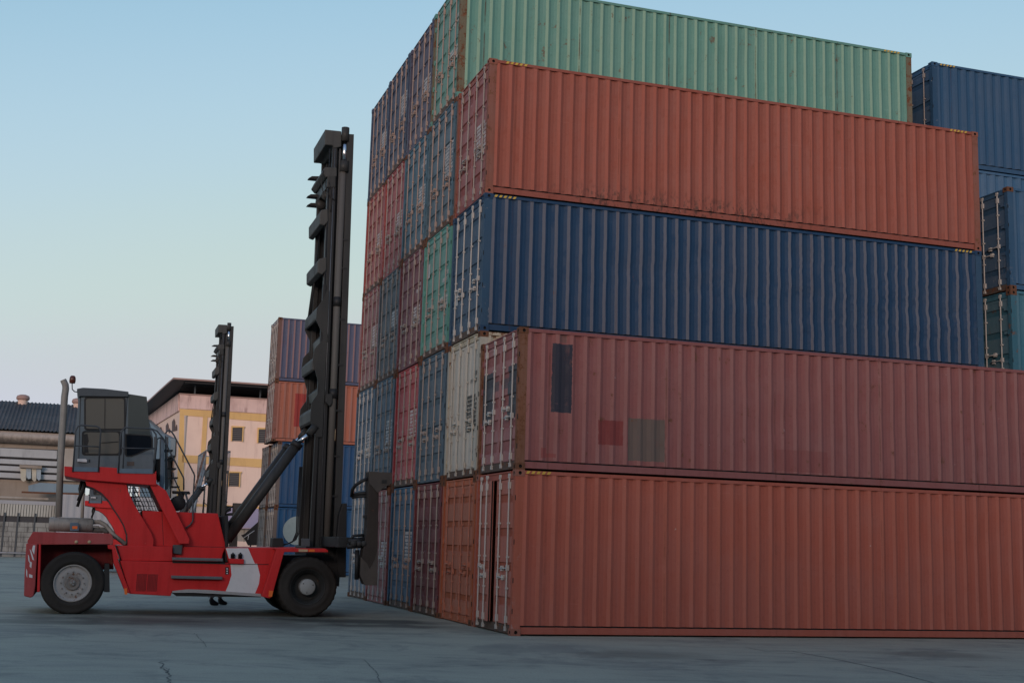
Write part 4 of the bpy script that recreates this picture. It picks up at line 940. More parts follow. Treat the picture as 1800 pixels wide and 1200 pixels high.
    for y_ in (YS, 3.9):
        q = MB().prism(P([(648, 829), (667, 829), (666, 858), (664, 975), (663, 1027), (641, 1027), (634, 1010), (638, 970), (645, 930), (647, 880)], YS), y_, y_ + 0.32).build('end_arm', M_arm, SP, 0.015)
        MB().prism(P([(649, 828), (689, 830), (690, 849), (676, 856), (664, 866), (650, 850)], YS - 0.03), y_ - 0.03, y_ + 0.34).build('arm_head', M_arml, q, 0.01)
        if y_ < 0:
            MB().prism(P([(634, 978), (645, 990), (650, 1000), (658, 985), (664, 965), (663, 1028), (641, 1028), (633, 1010)], YS - 0.008), YS - 0.012, YS).build('arm_foot', M_arml, q, 0.0)
            mb = MB(); strip(mb, [(671, 843), (680, 843), (679, 849), (671, 849)], YS - 0.03, 0.012); mb.build('twist_slot', M_mastd, q)
            MB().tube([pt(683, 853, YS + 0.1), pt(684, 870, YS + 0.1)], 0.04, 10).build('hook', M_rustc, q)
            MB().prism(P([(640, 905), (647, 905), (647, 910), (640, 910)], YS + 0.05), YS + 0.05, YS + 0.2).build('bracket', M_mastd, q)
    mb = MB(); mb.tube([pt(648, 840, YS + 0.1), pt(636, 845, YS + 0.1), pt(624, 853, YS + 0.2), pt(619, 861, YS + 0.3), pt(618, 872, YS + 0.4)], 0.035, 8)
    mb.tube([pt(648, 866, YS + 0.2), pt(632, 867, YS + 0.3), pt(619, 870, YS + 0.4)], 0.035, 8); mb.tube([pt(648, 871, YS + 0.2), pt(632, 872, YS + 0.3), pt(619, 874, YS + 0.4)], 0.03, 8)
    mb.build('guide_loop', M_mastd, SP)
    mb = MB(); mb.tube([pt(617, 948, YS + 0.1), pt(621, 941, YS + 0.1), pt(640, 940, YS + 0.1)], 0.03, 8); mb.tube([pt(612, 952, YS + 0.1), pt(640, 948, YS + 0.1)], 0.06, 10); mb.tube([pt(610, 960, YS + 0.1), pt(643, 958, YS + 0.1)], 0.05, 10)
    mb.build('linkage', M_mastd, SP)
    for a in (622, 632, 640): x, z = hp(a, 955, YS); MB().lathe([(0, -0.03), (0.05, -0.03), (0.06, 0.0), (0.06, 0.08)], (x, YS + 0.02, z), 12).build('link_pin', M_mast, SP)
    MB().tube([pt(628, 966, YS + 0.15), pt(627, 1018, YS + 0.15)], 0.045, 10).build('side_shift_cylinder', M_mastd, SP)
    return T

T1 = build_handler()
tag(T1, 'red and white container lift truck with grey cab and tall black mast, nearest the camera', 'lift truck', 'container lift trucks')
T2 = copy_tree(T1)
q = O0 + V * 28.3 + U * 0.38
T2.location = (q.x, q.y, 0)
tag(T2, 'second lift truck farther back, mostly hidden behind the first, its mast against the pink building', 'lift truck', 'container lift trucks')
#PART3
# ------------------------------------------------------------------ background buildings
def frame_at(v, px, name):
    """an Empty on the ground in the upright plane at distance v behind the lift truck, below photo column px; returns it and a photo->local mapper"""
    u, _ = on_plane(px, 940, O0, v); p = O0 + U * u + V * v
    T = empty(name, (p.x, p.y, 0), AZ)
    def f(a, b, dv=0.0): x, z = on_plane(a, b, O0, v + dv); return (x - u, z)
    return T, f
def poly(mb, f, pts, y0, y1, ref=None, mi=0): return mb.prism([f(a, b, y0 if ref is None else ref) for a, b in pts], y0, y1, mi)

def wallpaint(name, col, stain, k=0.5, rough=0.85, sc_=1.0):
    N = NT(name); seedc[0] += 1; off = (seedc[0] * 1.7, 0, seedc[0])
    s1 = N.noise(N.mapped((1.6 * sc_, 1.6 * sc_, 0.25 * sc_), off), 1.2, 6, 0.7); s2 = N.noise(N.mapped((sc_,) * 3, off), 0.5, 5, 0.6)
    c = N.mix(N.math('MULTIPLY', N.ramp(s1, 0.5, 0.75), k), col, stain); c = N.mix(N.math('MULTIPLY', N.ramp(s2, 0.45, 0.75), k * 0.6), c, stain)
    N.l(c, N.b.inputs['Base Color']); N.b.inputs['Roughness'].default_value = rough; N.b.inputs['Specular IOR Level'].default_value = 0.2
    N.bump(s1, 0.1, 0.02); return N.mat
M_pink = wallpaint('pink_plaster', (0.80, 0.60, 0.50), (0.40, 0.25, 0.22), 0.35)
M_pinks = wallpaint('stained_pink_plaster', (0.72, 0.52, 0.48), (0.26, 0.15, 0.14), 0.8)
M_yel = wallpaint('ochre_band', (0.70, 0.45, 0.19), (0.40, 0.24, 0.12), 0.4)
M_roofs = plain('canopy_sheet', (0.03, 0.035, 0.045), 0.6)
M_edge = plain('roof_edge', (0.34, 0.22, 0.19), 0.7)
M_cream_w = wallpaint('cream_wall', (0.36, 0.33, 0.29), (0.12, 0.10, 0.08), 0.5)
M_tan = wallpaint('tan_wall', (0.28, 0.24, 0.20), (0.12, 0.09, 0.06), 0.6)
M_slat = wallpaint('pale_slat', (0.40, 0.42, 0.43), (0.18, 0.18, 0.19), 0.4)
M_slatd = plain('slat_gap', (0.05, 0.05, 0.055), 0.8)
M_stone = wallpaint('grey_stone', (0.27, 0.275, 0.26), (0.07, 0.07, 0.068), 0.9, sc_=2.0)
M_lat = wallpaint('cream_lattice', (0.42, 0.42, 0.38), (0.16, 0.15, 0.13), 0.6)
M_blueg = wallpaint('blue_grey_sheet', (0.20, 0.27, 0.32), (0.12, 0.16, 0.20), 0.5)
M_pale = wallpaint('pale_sheet', (0.34, 0.35, 0.37), (0.20, 0.20, 0.20), 0.5)
M_lilac = wallpaint('lilac_roof_sheet', (0.45, 0.33, 0.37), (0.28, 0.20, 0.22), 0.4)

# pink building
VB = 78.0
PB, bf = frame_at(VB, 316, 'pink_building')
ang = ray(-10, 931.5); dl = Vector((ang.x, ang.y)).normalized()
dloc = Vector((dl.dot(U), dl.dot(V)))                             # left front direction in the building's own axes
corner_w = Vector((PB.location.x, PB.location.y))
def lf(px, py, off=0.0):                                          # photo point -> (s, z) on the left front
    d = ray(px, py); n = Vector((-dl.y, dl.x)); q = corner_w + n * off; t = q.dot(n) / Vector((d.x, d.y)).dot(n)
    P_ = Vector((d.x, d.y)) * t; return ((P_ - q).dot(dl), d.z * t + EYE)
ML = Matrix(((dloc.x, -dloc.y, 0, 0), (dloc.y, dloc.x, 0, 0), (0, 0, 1, 0), (0, 0, 0, 1)))   # (s, out, z) -> building axes
def lprism(mb, pts, o0, o1, mi=0):
    m2 = MB().prism([lf(a, b) for a, b in pts], o0, o1, mi); return mb.add([ML @ Vector(p) for p in m2.v], m2.f, mi)
_, ztop = bf(316, 692); xr, _ = bf(640, 710); sl, _ = lf(258, 733); D = sl + 3
A_ = Vector((0, 0)); B_ = Vector((xr, 0)); C_ = dloc * D; Dd = Vector((xr, 0)) + dloc * D
mb = MB(); q = [A_, B_, Dd, C_]; mb.add([(p.x, p.y, 0) for p in q] + [(p.x, p.y, ztop) for p in q], [(0, 1, 5, 4), (1, 2, 6, 5), (2, 3, 7, 6), (3, 0, 4, 7), (4, 5, 6, 7)])
mb.build('wall', M_pink, PB)
mb = MB(); poly(mb, bf, [(316, 692), (640, 712.5), (640, 738), (316, 717)], -0.12, 0.0); lprism(mb, [(316, 692), (250, 740), (250, 762), (316, 722)], 0.02, 0.12); mb.build('parapet', M_pinks, PB)
mb = MB(); poly(mb, bf, [(315, 690.5), (640, 711), (640, 713), (315, 692.5)], -0.22, 0.0); mb.build('coping', M_edge, PB)
def band(pts, nm='band', mt=M_yel, y=-0.06): mb = MB(); poly(mb, bf, pts, y, 0.0); mb.build(nm, mt, PB)
band([(316, 718), (640, 739), (640, 754), (316, 729)]); band([(316, 729), (324, 730), (322, 960), (307, 960)]); band([(357, 732), (365, 733), (361, 800), (353, 799)])
band([(320, 799), (640, 816), (640, 833), (320, 812)]); band([(322, 884), (640, 898), (640, 903), (322, 888)])
for (x0, y0, x1, y1) in ((409, 751, 426.5, 774.5), (403, 830.5, 421, 854), (455, 754, 472, 778), (500, 757, 517, 781)):
    mb = MB(); 
    for q in ([(x0 - 2, y0 - 3), (x1 + 4, y0 - 2), (x1 + 4, y0), (x0 - 2, y0)], [(x0 - 2, y0), (x0, y0), (x0 - 1, y1), (x0 - 3, y1)], [(x1, y0), (x1 + 2, y0), (x1 + 1, y1 + 1), (x1 - 1, y1 + 1)]): poly(mb, bf, q, -0.16, 0.0)
    wn = mb.build('window', M_yel, PB)
    mb = MB(); poly(mb, bf, [(x0, y0), (x1, y0 + 0.6), (x1 - 1, y1 + 0.6), (x0 - 1, y1)], -0.03, 0.0); mb.build('pane', M_slatd, wn)
    mb = MB()
    for k in range(7):
        a = y0 + (y1 - y0) * (k + 0.3) / 7; poly(mb, bf, [(x0, a), (x1 - 0.4, a + 0.6), (x1 - 0.4, a + 2), (x0, a + 1.4)], -0.09, -0.03)
    mb.build('louvre', plain('louvre_grey', (0.13, 0.12, 0.12), 0.6), wn)
for (x0, x1, yt, yb) in ((281, 285, 750, 765), (292.5, 297, 743, 757), (303.5, 308.5, 736, 758), (309.5, 312, 746, 757), (297.5, 299.5, 752, 761)):
    xm = (x0 + x1) / 2; mb = MB(); lprism(mb, [(x0, yb), (x1, yb - 1), (x1, yt + 5), (xm + 0.6, yt), (x0, yt + 5)], 0.02, 0.06); mb.build('arched_window', plain('shutter_brown', (0.10, 0.055, 0.05), 0.7), PB)
mb = MB(); lprism(mb, [(255, 735), (268, 738), (283, 752), (290, 760), (311, 771), (310, 800), (303, 806), (302, 850), (300, 880), (255, 880)], 0.10, 0.5); mb.build('lean_to', M_blueg, PB)
mb = MB()
for px in (281, 292, 303): lprism(mb, [(px, 768), (px + 3.5, 768), (px + 3, 850), (px - 1, 850)], 0.5, 0.56)
mb.build('lean_to_louvre', M_slatd, PB)
# canopy: a slab over the roof deck standing on posts
_, zc = bf(314, 664, -1.6); _, zc2 = bf(314, 667, -1.6)
oh = 1.6; nl = Vector((-dloc.y, dloc.x))
if nl.x > 0: nl = -nl
p0 = Vector((0, -oh)) + nl * oh * 0.9; q = [p0, Vector((xr, -oh)), Dd + Vector((0, 0)), C_ + nl * oh]
def slab(mb, zz0, zz1, shrink=0.0):
    n = 12; top = []; a, b, c_, d = q
    for i in range(n + 1):
        t = i / n; sag = -0.55 * math.sin(pi * t) * 0.6 * t
        e0 = a + (d - a) * t; e1 = b + (c_ - b) * t; top.append((e0, e1, sag))
    b0 = len(mb.v)
    for e0, e1, s_ in top: mb.v += [(e0.x, e0.y, zz0 + s_), (e1.x, e1.y, zz0 + s_), (e0.x, e0.y, zz1 + s_), (e1.x, e1.y, zz1 + s_)]
    for i in range(n):
        k = b0 + i * 4; mb.f += [[k, k + 4, k + 5, k + 1], [k + 2, k + 3, k + 7, k + 6], [k, k + 2, k + 6, k + 4]]; mb.m += [1, 0, 2]; mb.s += [False] * 3
    mb.f += [[b0, b0 + 1, b0 + 3, b0 + 2], [b0 + n * 4 + 1, b0 + n * 4, b0 + n * 4 + 2, b0 + n * 4 + 3]]; mb.m += [2, 2]; mb.s += [False] * 2
mb = MB(); slab(mb, zc2, zc); cn_ = mb.build('canopy', [M_roofs, M_roofs, M_edge], PB)
mb = MB()
for k in range(6): mb.box(-0.5, xr, -1.2 + k * 1.1, -1.1 + k * 1.1, zc2 - 0.16, zc2 - 0.01)
mb.build('purlin', M_slatd, cn_)
for px in (271, 281, 291, 301, 312):
    s_, _ = lf(px, 700); p_ = dloc * s_; MB().box(p_.x, p_.x + 0.12, p_.y, p_.y + 0.12, ztop, zc2 - 0.2).build('post', M_rail, PB)
for k in range(9): MB().box(0.35 + k * 2.6, 0.47 + k * 2.6, 0.1, 0.22, ztop, zc2).build('post', M_rail, PB)
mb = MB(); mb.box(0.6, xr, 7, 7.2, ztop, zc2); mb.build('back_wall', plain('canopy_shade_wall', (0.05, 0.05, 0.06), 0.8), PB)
tag(PB, 'pink building with ochre bands and a dark canopy on posts over its roof', 'building')

# warehouse with a corrugated roof
WH, wf = frame_at(62.0, 60, 'warehouse')
xl, _ = wf(-160, 800); xr2, _ = wf(150, 800)
_, z_e = wf(60, 757, -0.6); _, z_r = wf(60, 708, 7.0)
mb = MB(); N_ = int((xr2 - xl) / 0.245) * 6; vs = []
for i in range(N_ + 1):
    x = xl + (xr2 - xl) * i / N_; w_ = 0.075 * max(0, math.sin(i * pi / 3 + 0.3))
    vs += [(x, -0.6, z_e + w_), (x, 7.0, z_r + w_), (x, 14.6, z_e + w_)]
mb.add(vs, [(3 * i, 3 * i + 3, 3 * i + 4, 3 * i + 1) for i in range(N_)] + [(3 * i + 1, 3 * i + 4, 3 * i + 5, 3 * i + 2) for i in range(N_)], 0, True)
mb.build('roof', paint('roof_sheet', (0.080, 0.080, 0.078), 0.1, 0.5, 0.8, streak=0.3, fadecol=(0.15, 0.148, 0.14), chips=0.2, scale=0.5), WH)
mb = MB(); mb.box(xl, xr2, 0.0, 14.0, 0, z_e - 0.05); mb.build('wall', M_tan, WH)
N = NT('mouldy_fascia'); s1 = N.noise(N.mapped((5, 5, 0.6)), 1.0, 5, 0.7); sep = N.n('ShaderNodeSeparateXYZ'); N.l(N.coord(), sep.inputs[0])
_, za = wf(60, 780, -0.5); _, zb = wf(60, 760, -0.5)
h_ = N.ramp(N.math('ADD', sep.outputs[2], N.math('MULTIPLY', s1, 0.9)), zb + 0.45, za + 0.35)
N.l(N.mix(N.math('MULTIPLY', h_, 0.85), (0.40, 0.34, 0.29), (0.06, 0.055, 0.05)), N.b.inputs['Base Color']); N.b.inputs['Roughness'].default_value = 0.9
mb = MB()
for i in range(12):                                               # rolled fascia gutter
    a0 = pi * 0.5 * i / 11 ; 
pr = [(-0.35 - 0.35 * math.sin(pi * i / 10), za + (z_e - 0.08 - za) * i / 10) for i in range(11)]
vs = [(x, y, z) for x in (xl, xr2) for y, z in pr]; mb.add(vs, [(i, 11 + i, 12 + i, i + 1) for i in range(10)], 0, True); mb.box(xl, xr2, -0.34, 0, za, za + 0.05, 0)
mb.build('fascia', N.mat, WH)
for (a, b) in ((788, 804), (807, 816.5), (819, 828.5), (831, 841)):
    mb = MB(); poly(mb, wf, [(-150, a - 8), (101, a + 4), (100, b + 3), (-150, b - 9)], -0.3, 0.0, 0.0); mb.build('slat_band', M_slat, WH, 0.03)
mb = MB(); poly(mb, wf, [(-150, 780), (101, 790), (101, 846), (-150, 836)], -0.02, 0.0, 0.0); mb.build('slat_backing', M_slatd, WH)
mb = MB(); poly(mb, wf, [(102, 788), (149, 790), (149, 846), (101, 844)], -0.35, 0.0, 0.0); mb.build('cream_bay', M_cream_w, WH)
hb = MB(); poly(hb, wf, [(35, 817), (74, 819), (74, 824), (35, 822)], -0.9, -0.3, -0.4); hb = hb.build('window_hood', M_tan, WH)
mb = MB()
for k, (x0, x1, d) in enumerate(((36, 46, 846), (46, 55, 842), (56, 64, 846), (64, 72, 844))):
    poly(mb, wf, [(x0, 823), (x1, 823.5), (x1 - 0.5, d - 2), ((x0 + x1) / 2, d), (x0 + 0.5, d - 4)], -0.66 - 0.02 * (k % 2), -0.6, -0.6, k % 2)
mb.build('torn_sheeting', [plain('sheeting_cream', (0.46, 0.44, 0.36), 0.5, var=0.5, scale=3), plain('sheeting_blue', (0.30, 0.37, 0.42), 0.5, var=0.5, scale=3)], hb)
aw = MB(); poly(aw, wf, [(50, 853), (70, 848), (150, 852), (150, 866), (50, 864)], -1.6, -1.5, -1.5); aw = aw.build('awning', M_blueg, WH)
mb = MB(); poly(mb, wf, [(38, 863), (150, 867), (150, 870), (38, 866)], -1.7, -1.6, -1.6); mb.build('awning_edge', M_rustc, aw)
mb = MB(); poly(mb, wf, [(-150, 866), (86, 875), (86, 879), (-150, 870)], -1.3, -1.0, -1.0); mb.build('gutter_pipe', M_cream_w, WH, 0.05)
for px, py in ((40, 712), (137, 718)):
    x, z = wf(px, py, 7.0); vt = MB().lathe([(0.30, -0.35), (0.32, 0.25), (0.34, 0.27), (0.34, 0.3)], (x, 6.6, z), 20, axis='Z').build('roof_vent', M_pink, WH)
    MB().lathe([(0.34, 0.3), (0.43, 0.36), (0.45, 0.48), (0.40, 0.62), (0.2, 0.70), (0, 0.71)], (x, 6.6, z), 20, axis='Z').build('vent_cowl', M_edge, vt)
tag(WH, 'low warehouse with dark corrugated roof, mouldy fascia and pale slatted front', 'building')

# boundary wall
BW, ff = frame_at(56.8, 40, 'boundary_wall')
xl, _ = ff(-160, 940); xr3, _ = ff(100, 940); _, zt = ff(40, 917)
mb = MB(); rr_ = random.Random(3); x = xl
rows = 7; hh = zt / rows
for j in range(rows):
    x = xl - rr_.random() * 0.5
    while x < xr3:
        w_ = rr_.uniform(0.4, 0.8); x1 = min(x + w_, xr3)
        if x1 - max(x, xl) > 0.1: mb.box(max(x, xl) + 0.01, x1 - 0.01, -0.03 - rr_.random() * 0.03, 0.25, j * hh + 0.01, (j + 1) * hh - 0.01)
        x += w_
mb.build('stone_base', M_stone, BW)
mb = MB(); mb.box(xl, xr3, 0.0, 0.2, 0, zt); mb.build('mortar_core', plain('mortar', (0.07, 0.07, 0.068), 0.9), BW)
mb = MB(); _, z1 = ff(40, 886); _, z0 = ff(40, 907)
n = int((xr3 - xl) / 0.16)
for i in range(n): mb.box(xl + i * 0.16, xl + i * 0.16 + 0.125, 0.0, 0.06, z0, z1)
mb.box(xl, xr3, 0.06, 0.08, z0, z1, 1); mb.box(xl, xr3, -0.02, 0.1, z1, z1 + 0.22, 2)
mb.build('lattice_panel', [M_lat, M_slatd, M_pale], BW)
mb = MB(); mb.box(xl, xr3, 0.05, 0.15, zt, z0, 0); mb.build('dark_gap', M_slatd, BW)
for px in (4, 28, 58, 96):
    x, _ = ff(px, 930); MB().box(x, x + 0.1, -0.08, 0.0, 0, z0 + 0.2).build('post', M_rail, BW)
for py in (971,):
    _, z = ff(20, py); MB().tube([(xl, -0.4, z), (xr3, -0.4, z)], 0.05, 6).build('pipe_rail', M_pale, BW)
tag(BW, 'grey stone boundary wall with cream slatted panels on top, left of the lift truck', 'wall')
CF, cf = frame_at(56.0, 180, 'sheet_fence')
x0, z1 = cf(104, 868); x1, _ = cf(330, 870); mb = MB(); n = int((x1 - x0) / 0.1); vs = []
for i in range(n + 1):
    x = x0 + (x1 - x0) * i / n; y = 0.03 if (i // 2) % 2 else 0.0; vs += [(x, y, 0.1), (x, y, z1)]
mb.add(vs, [(2 * i, 2 * i + 2, 2 * i + 3, 2 * i + 1) for i in range(n)]); mb.build('sheet', M_pale, CF)
for px in (108, 150, 192, 234, 276): x, _ = cf(px, 930); MB().box(x, x + 0.1, 0.04, 0.14, 0, z1 + 0.05).build('post', M_rustc, CF)
tag(CF, 'pale corrugated sheet fence seen under the lift truck cab', 'fence')

# small shed and tarpaulin by the back stack
SH, sf = frame_at(52.0, 440, 'shed')
mb = MB(); poly(mb, sf, [(405, 927), (470, 927), (470, 953), (405, 950)], 0.0, 3.0, 0.0); mb.build('wall', M_cream_w, SH)
xa, za = sf(402, 926); xb, _ = sf(472, 926); _, zr = sf(440, 893, 3.0)
mb = MB(); mb.add([(xa, -0.3, za), (xb, -0.3, za), (xb, 3.2, zr), (xa, 3.2, zr), (xa, -0.3, za - 0.06), (xb, -0.3, za - 0.06), (xb, 3.2, zr - 0.06), (xa, 3.2, zr - 0.06)], [(0, 1, 2, 3), (7, 6, 5, 4), (0, 4, 5, 1), (1, 5, 6, 2), (2, 6, 7, 3), (3, 7, 4, 0)]); mb.build('roof', M_lilac, SH)
mb = MB()
for px in (428, 444): poly(mb, sf, [(px, 929), (px + 1.5, 929), (px + 1.5, 952), (px, 952)], -0.04, 0.0, 0.0)
mb.build('panel_joint', M_tan, SH)
tag(SH, 'small cream shed with a lilac sheet roof beside the back container stack', 'shed')
TP, tf = frame_at(44.0, 445, 'tarpaulin_screen')
mb = MB(); poly(mb, tf, [(424, 940), (430, 938), (460, 911), (472, 905), (472, 958), (436, 958), (432, 950)], 0.0, 0.08, 0.0); mb.build('tarpaulin', M_mastd, TP)
mb = MB(); mb.tube([(*tf(428, 945)[:1], -0.03, tf(428, 945)[1]), (tf(447, 932)[0], -0.03, tf(447, 932)[1])], 0.02, 5); mb.tube([(tf(437, 940)[0], -0.03, tf(437, 940)[1]), (tf(435.5, 948)[0], -0.03, tf(435.5, 948)[1])], 0.02, 5); mb.build('white_pole', M_white, TP)
x_, _ = tf(440, 950); MB().box(x_, x_ + 0.08, 0.08, 0.16, 0, 1.2).build('post', M_mastd, TP); x_, _ = tf(468, 950); MB().box(x_, x_ + 0.08, 0.08, 0.16, 0, 2.2).build('post', M_mastd, TP)
tag(TP, 'black tarpaulin screen with thin white poles between the shed and the back stack', 'screen')

# steel access stairs behind the second lift truck
ST, tf2 = frame_at(40.0, 385, 'access_stairs')
xa, zt = tf2(363, 791); xb, zb = tf2(403, 822); _, zdk = tf2(380, 826); dp = 5.0
pl = MB().box(xa, xb, 0, dp, zdk - 0.1, zdk).build('platform', M_rail, ST)
M_stl = plain('stair_steel', (0.20, 0.25, 0.29), 0.5, 0.2)
mb = MB()
for y in (0, dp):
    mb.tube([(xa, y, zt), (xb, y, zt)], 0.03, 6)
    for k in range(7): x = xa + (xb - xa) * k / 6; mb.tube([(x, y, zdk), (x, y, zt)], 0.015, 5)
for x in (xa, xb):
    mb.tube([(x, 0, zt), (x, dp, zt)], 0.03, 6)
    for k in range(13): y = dp * k / 12; mb.tube([(x, y, zdk), (x, y, zt)], 0.015, 5)
mb.build('railing', M_stl, ST)
mb = MB()
for x in (xa, xb - 0.08):
    for y in (0, dp - 0.08): mb.box(x, x + 0.08, y, y + 0.08, 0, zdk - 0.1)
mb.build('tower_frame', M_rail, ST)
mb = MB(); nz = int((zdk - 0.4) / 1.0)
for k in range(nz): mb.tube([(xb, 0, 0.3 + k), (xb, dp, 1.3 + k)], 0.025, 5); mb.tube([(xa, 0, 1.3 + k), (xb, 0, 0.3 + k)], 0.025, 5)
mb.build('brace', M_rail, ST)
xe, ze = tf2(318, 948); 
for y in (0.3, 1.1):
    st = MB().tube([(xa, y, zdk), (xe, y, 0.1)], 0.06, 6).build('stringer', M_stl, ST)
    for h in (0.5, 1.0): MB().tube([(xa, y, zdk + h), (xe, y, 0.1 + h)], 0.022, 6).build('handrail', M_stl if h < 1 else M_rustc, st)
    mb = MB()
    for k in range(12): t = k / 11; x = xa + (xe - xa) * t; z = zdk + (0.1 - zdk) * t; mb.tube([(x, y, z), (x, y, z + 1.0)], 0.016, 5)
    mb.build('balusters', M_stl, st)
mb = MB()
for k in range(1, 18): t = k / 18; x = xa + (xe - xa) * t; z = zdk + (0.1 - zdk) * t; mb.box(x - 0.12, x + 0.12, 0.3, 1.1, z - 0.015, z + 0.015)
mb.build('treads', M_stl, ST)
tag(ST, 'blue-grey steel access stairs with a railed landing behind the second lift truck mast', 'stairs')

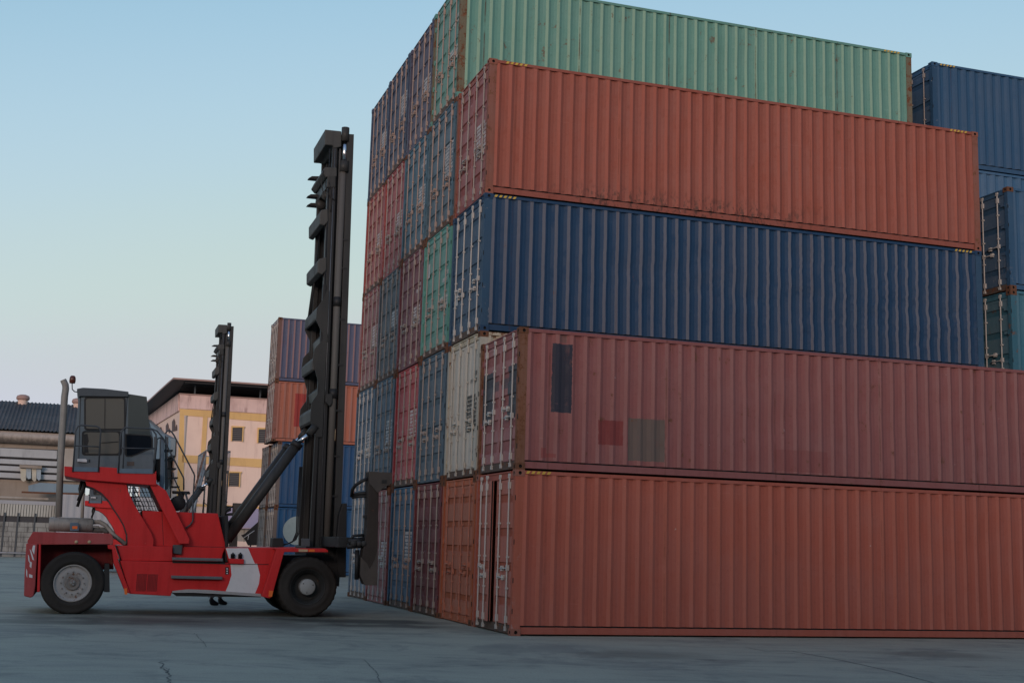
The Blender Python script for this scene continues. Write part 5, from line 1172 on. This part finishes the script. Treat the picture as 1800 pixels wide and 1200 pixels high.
# ------------------------------------------------------------------ person standing behind the lift truck
def person():
    g = on_ground(377, 1063); T = empty('person', (g.x, g.y, 0), AZ)
    M_sk = plain('skin', (0.30, 0.18, 0.12), 0.6); M_tr = plain('dark_trousers', (0.025, 0.028, 0.035), 0.85); M_sh = plain('work_shirt', (0.05, 0.06, 0.09), 0.85); M_bt = plain('black_boot', (0.012, 0.012, 0.012), 0.6); M_hr = plain('hair', (0.015, 0.012, 0.01), 0.7)
    def skin(name, verts, edges, radii, mt, parent, root=0, sub=2):
        me = bpy.data.meshes.new(name); me.from_pydata(verts, edges, []); o = bpy.data.objects.new(name, me); COL.objects.link(o); o.parent = parent
        md = o.modifiers.new('skin', 'SKIN'); md.use_smooth_shade = True
        for i, v in enumerate(me.skin_vertices[0].data): v.radius = (radii[i], radii[i]) if not isinstance(radii[i], tuple) else radii[i]; v.use_root = (i == root)
        sb = o.modifiers.new('sub', 'SUBSURF'); sb.levels = sub; sb.render_levels = sub; me.materials.append(mt); return o
    # body faces +x; y is left
    v = [(0, 0, 0.95), (0, 0, 1.12), (0.01, 0, 1.32), (0, 0, 1.43), (0.01, 0, 1.52), (0.02, 0, 1.60), (0.02, 0, 1.69),
         (-0.02, -0.10, 0.88), (-0.05, -0.11, 0.50), (-0.10, -0.12, 0.09), (0.0, -0.13, 0.04), (0.07, -0.135, 0.035),
         (0.03, 0.10, 0.88), (0.10, 0.11, 0.50), (0.12, 0.12, 0.09), (0.22, 0.13, 0.04), (0.29, 0.135, 0.035),
         (0, -0.19, 1.41), (-0.01, -0.24, 1.14), (0.09, -0.23, 0.92), (0.12, -0.225, 0.85),
         (0, 0.19, 1.41), (-0.01, 0.24, 1.14), (0.09, 0.23, 0.92), (0.12, 0.225, 0.85)]
    e = [(0, 1), (1, 2), (2, 3), (3, 4), (4, 5), (5, 6), (0, 7), (7, 8), (8, 9), (9, 10), (10, 11), (0, 12), (12, 13), (13, 14), (14, 15), (15, 16), (3, 17), (17, 18), (18, 19), (19, 20), (3, 21), (21, 22), (22, 23), (23, 24)]
    r = [0.13, 0.125, 0.145, 0.09, 0.055, 0.09, 0.085, 0.085, 0.062, 0.034, 0.02, 0.015, 0.085, 0.062, 0.034, 0.02, 0.015, 0.055, 0.042, 0.032, 0.025, 0.055, 0.042, 0.032, 0.025]
    body = skin('body', v, e, r, M_sk, T)
    for sy, hx, hy in ((-1, 0.12, -0.225), (1, 0.12, 0.225)):
        for k in range(4):
            y = hy + (k - 1.5) * 0.019; L = (0.07, 0.08, 0.076, 0.06)[k]
            skin('finger', [(hx, y, 0.84), (hx + 0.012, y, 0.80), (hx + 0.018, y, 0.80 - L * 0.5), (hx + 0.008, y, 0.80 - L)], [(0, 1), (1, 2), (2, 3)], [0.010, 0.009, 0.0085, 0.007], M_sk, body, sub=1)
        skin('thumb', [(hx, hy, 0.86), (hx + 0.035, hy, 0.83), (hx + 0.045, hy, 0.795)], [(0, 1), (1, 2)], [0.012, 0.010, 0.008], M_sk, body, sub=1)
    skin('shirt', [(0, 0, 0.93), (0, 0, 1.12), (0.01, 0, 1.32), (0, 0, 1.44), (0, -0.19, 1.42), (-0.01, -0.24, 1.18), (0, 0.19, 1.42), (-0.01, 0.24, 1.18)], [(0, 1), (1, 2), (2, 3), (3, 4), (4, 5), (3, 6), (6, 7)], [0.15, 0.15, 0.165, 0.10, 0.075, 0.065, 0.075, 0.065], M_sh, T)
    skin('trousers', [(0, 0, 0.96), (-0.02, -0.10, 0.86), (-0.05, -0.11, 0.50), (-0.095, -0.12, 0.15), (0.03, 0.10, 0.86), (0.10, 0.11, 0.50), (0.125, 0.12, 0.15)], [(0, 1), (1, 2), (2, 3), (0, 4), (4, 5), (5, 6)], [0.145, 0.105, 0.08, 0.068, 0.105, 0.08, 0.068], M_tr, T)
    for x, y in ((-0.10, -0.12), (0.12, 0.12)):
        skin('boot', [(x - 0.03, y, 0.045), (x + 0.03, y, 0.06), (x + 0.12, y * 1.05, 0.045), (x + 0.19, y * 1.1, 0.035), (x, y, 0.17)], [(0, 1), (1, 2), (2, 3), (1, 4)], [0.045, 0.055, 0.048, 0.036, 0.055], M_bt, T, root=1)
        MB().lathe([(0.071, 0.0), (0.075, 0.005), (0.075, 0.03), (0.071, 0.035)], (x + 0.008 * (1 if y > 0 else -1), y, 0.185), 16, axis='Z').build('reflective_band', M_white, T)
    hd = MB().lathe([(0.0, 0.245), (0.05, 0.235), (0.085, 0.20), (0.098, 0.14), (0.095, 0.09), (0.088, 0.07)], (0.01, 0, 1.52), 16, axis='Z').build('hair', M_hr, T)
    for i, p in enumerate(((0.095, -0.03, 1.63), (0.095, 0.03, 1.63))): MB().lathe([(0, 0.008), (0.008, 0.005), (0.010, 0)], p, 8, axis='X').build('eye', M_bt, body)
    MB().prism([(0.095, 1.635), (0.125, 1.60), (0.095, 1.59)], -0.012, 0.012).build('nose', M_sk, body, 0.004)
    tag(T, 'person in dark trousers and black boots standing behind the lift truck, only the feet showing', 'person')
person()

# ------------------------------------------------------------------ added, unseen shed that keeps the low sun off everything near the ground
SB = empty('sun_block_shed', (9, -20, 0), 0)
M_sun_block = wallpaint('sun_block_cladding', (0.22, 0.23, 0.24), (0.12, 0.11, 0.10), 0.5)
mb = MB(); n = 340; vs = []
for i in range(n + 1):
    x = -51 + 102 * i / n; y = 6 + (0.06 if (i // 2) % 2 else 0.0); vs += [(x, y, 0), (x, y, 9.4)]
mb.add(vs, [(2 * i + 2, 2 * i, 2 * i + 1, 2 * i + 3) for i in range(n)]); mb.box(-51, 51, -6, 5.98, 0, 9.4)
mb.build('wall', M_sun_block, SB)
mb = MB(); mb.prism([(-52, 9.4), (52, 9.4), (52, 9.7), (-52, 9.7)], -6.5, 6.6); mb.prism([(-52, 9.7), (52, 9.7), (52, 10.4), (-52, 10.4)], -3, 3); mb.build('roof', M_roofs, SB)
for k in range(8): MB().box(-44 + k * 12, -39 + k * 12, 6.06, 6.16, 0, 4.6).build('sun_block_door', M_slat, SB)
tag(SB, 'added unseen grey clad shed with roller doors, blocking low sun from the container stack', 'building')
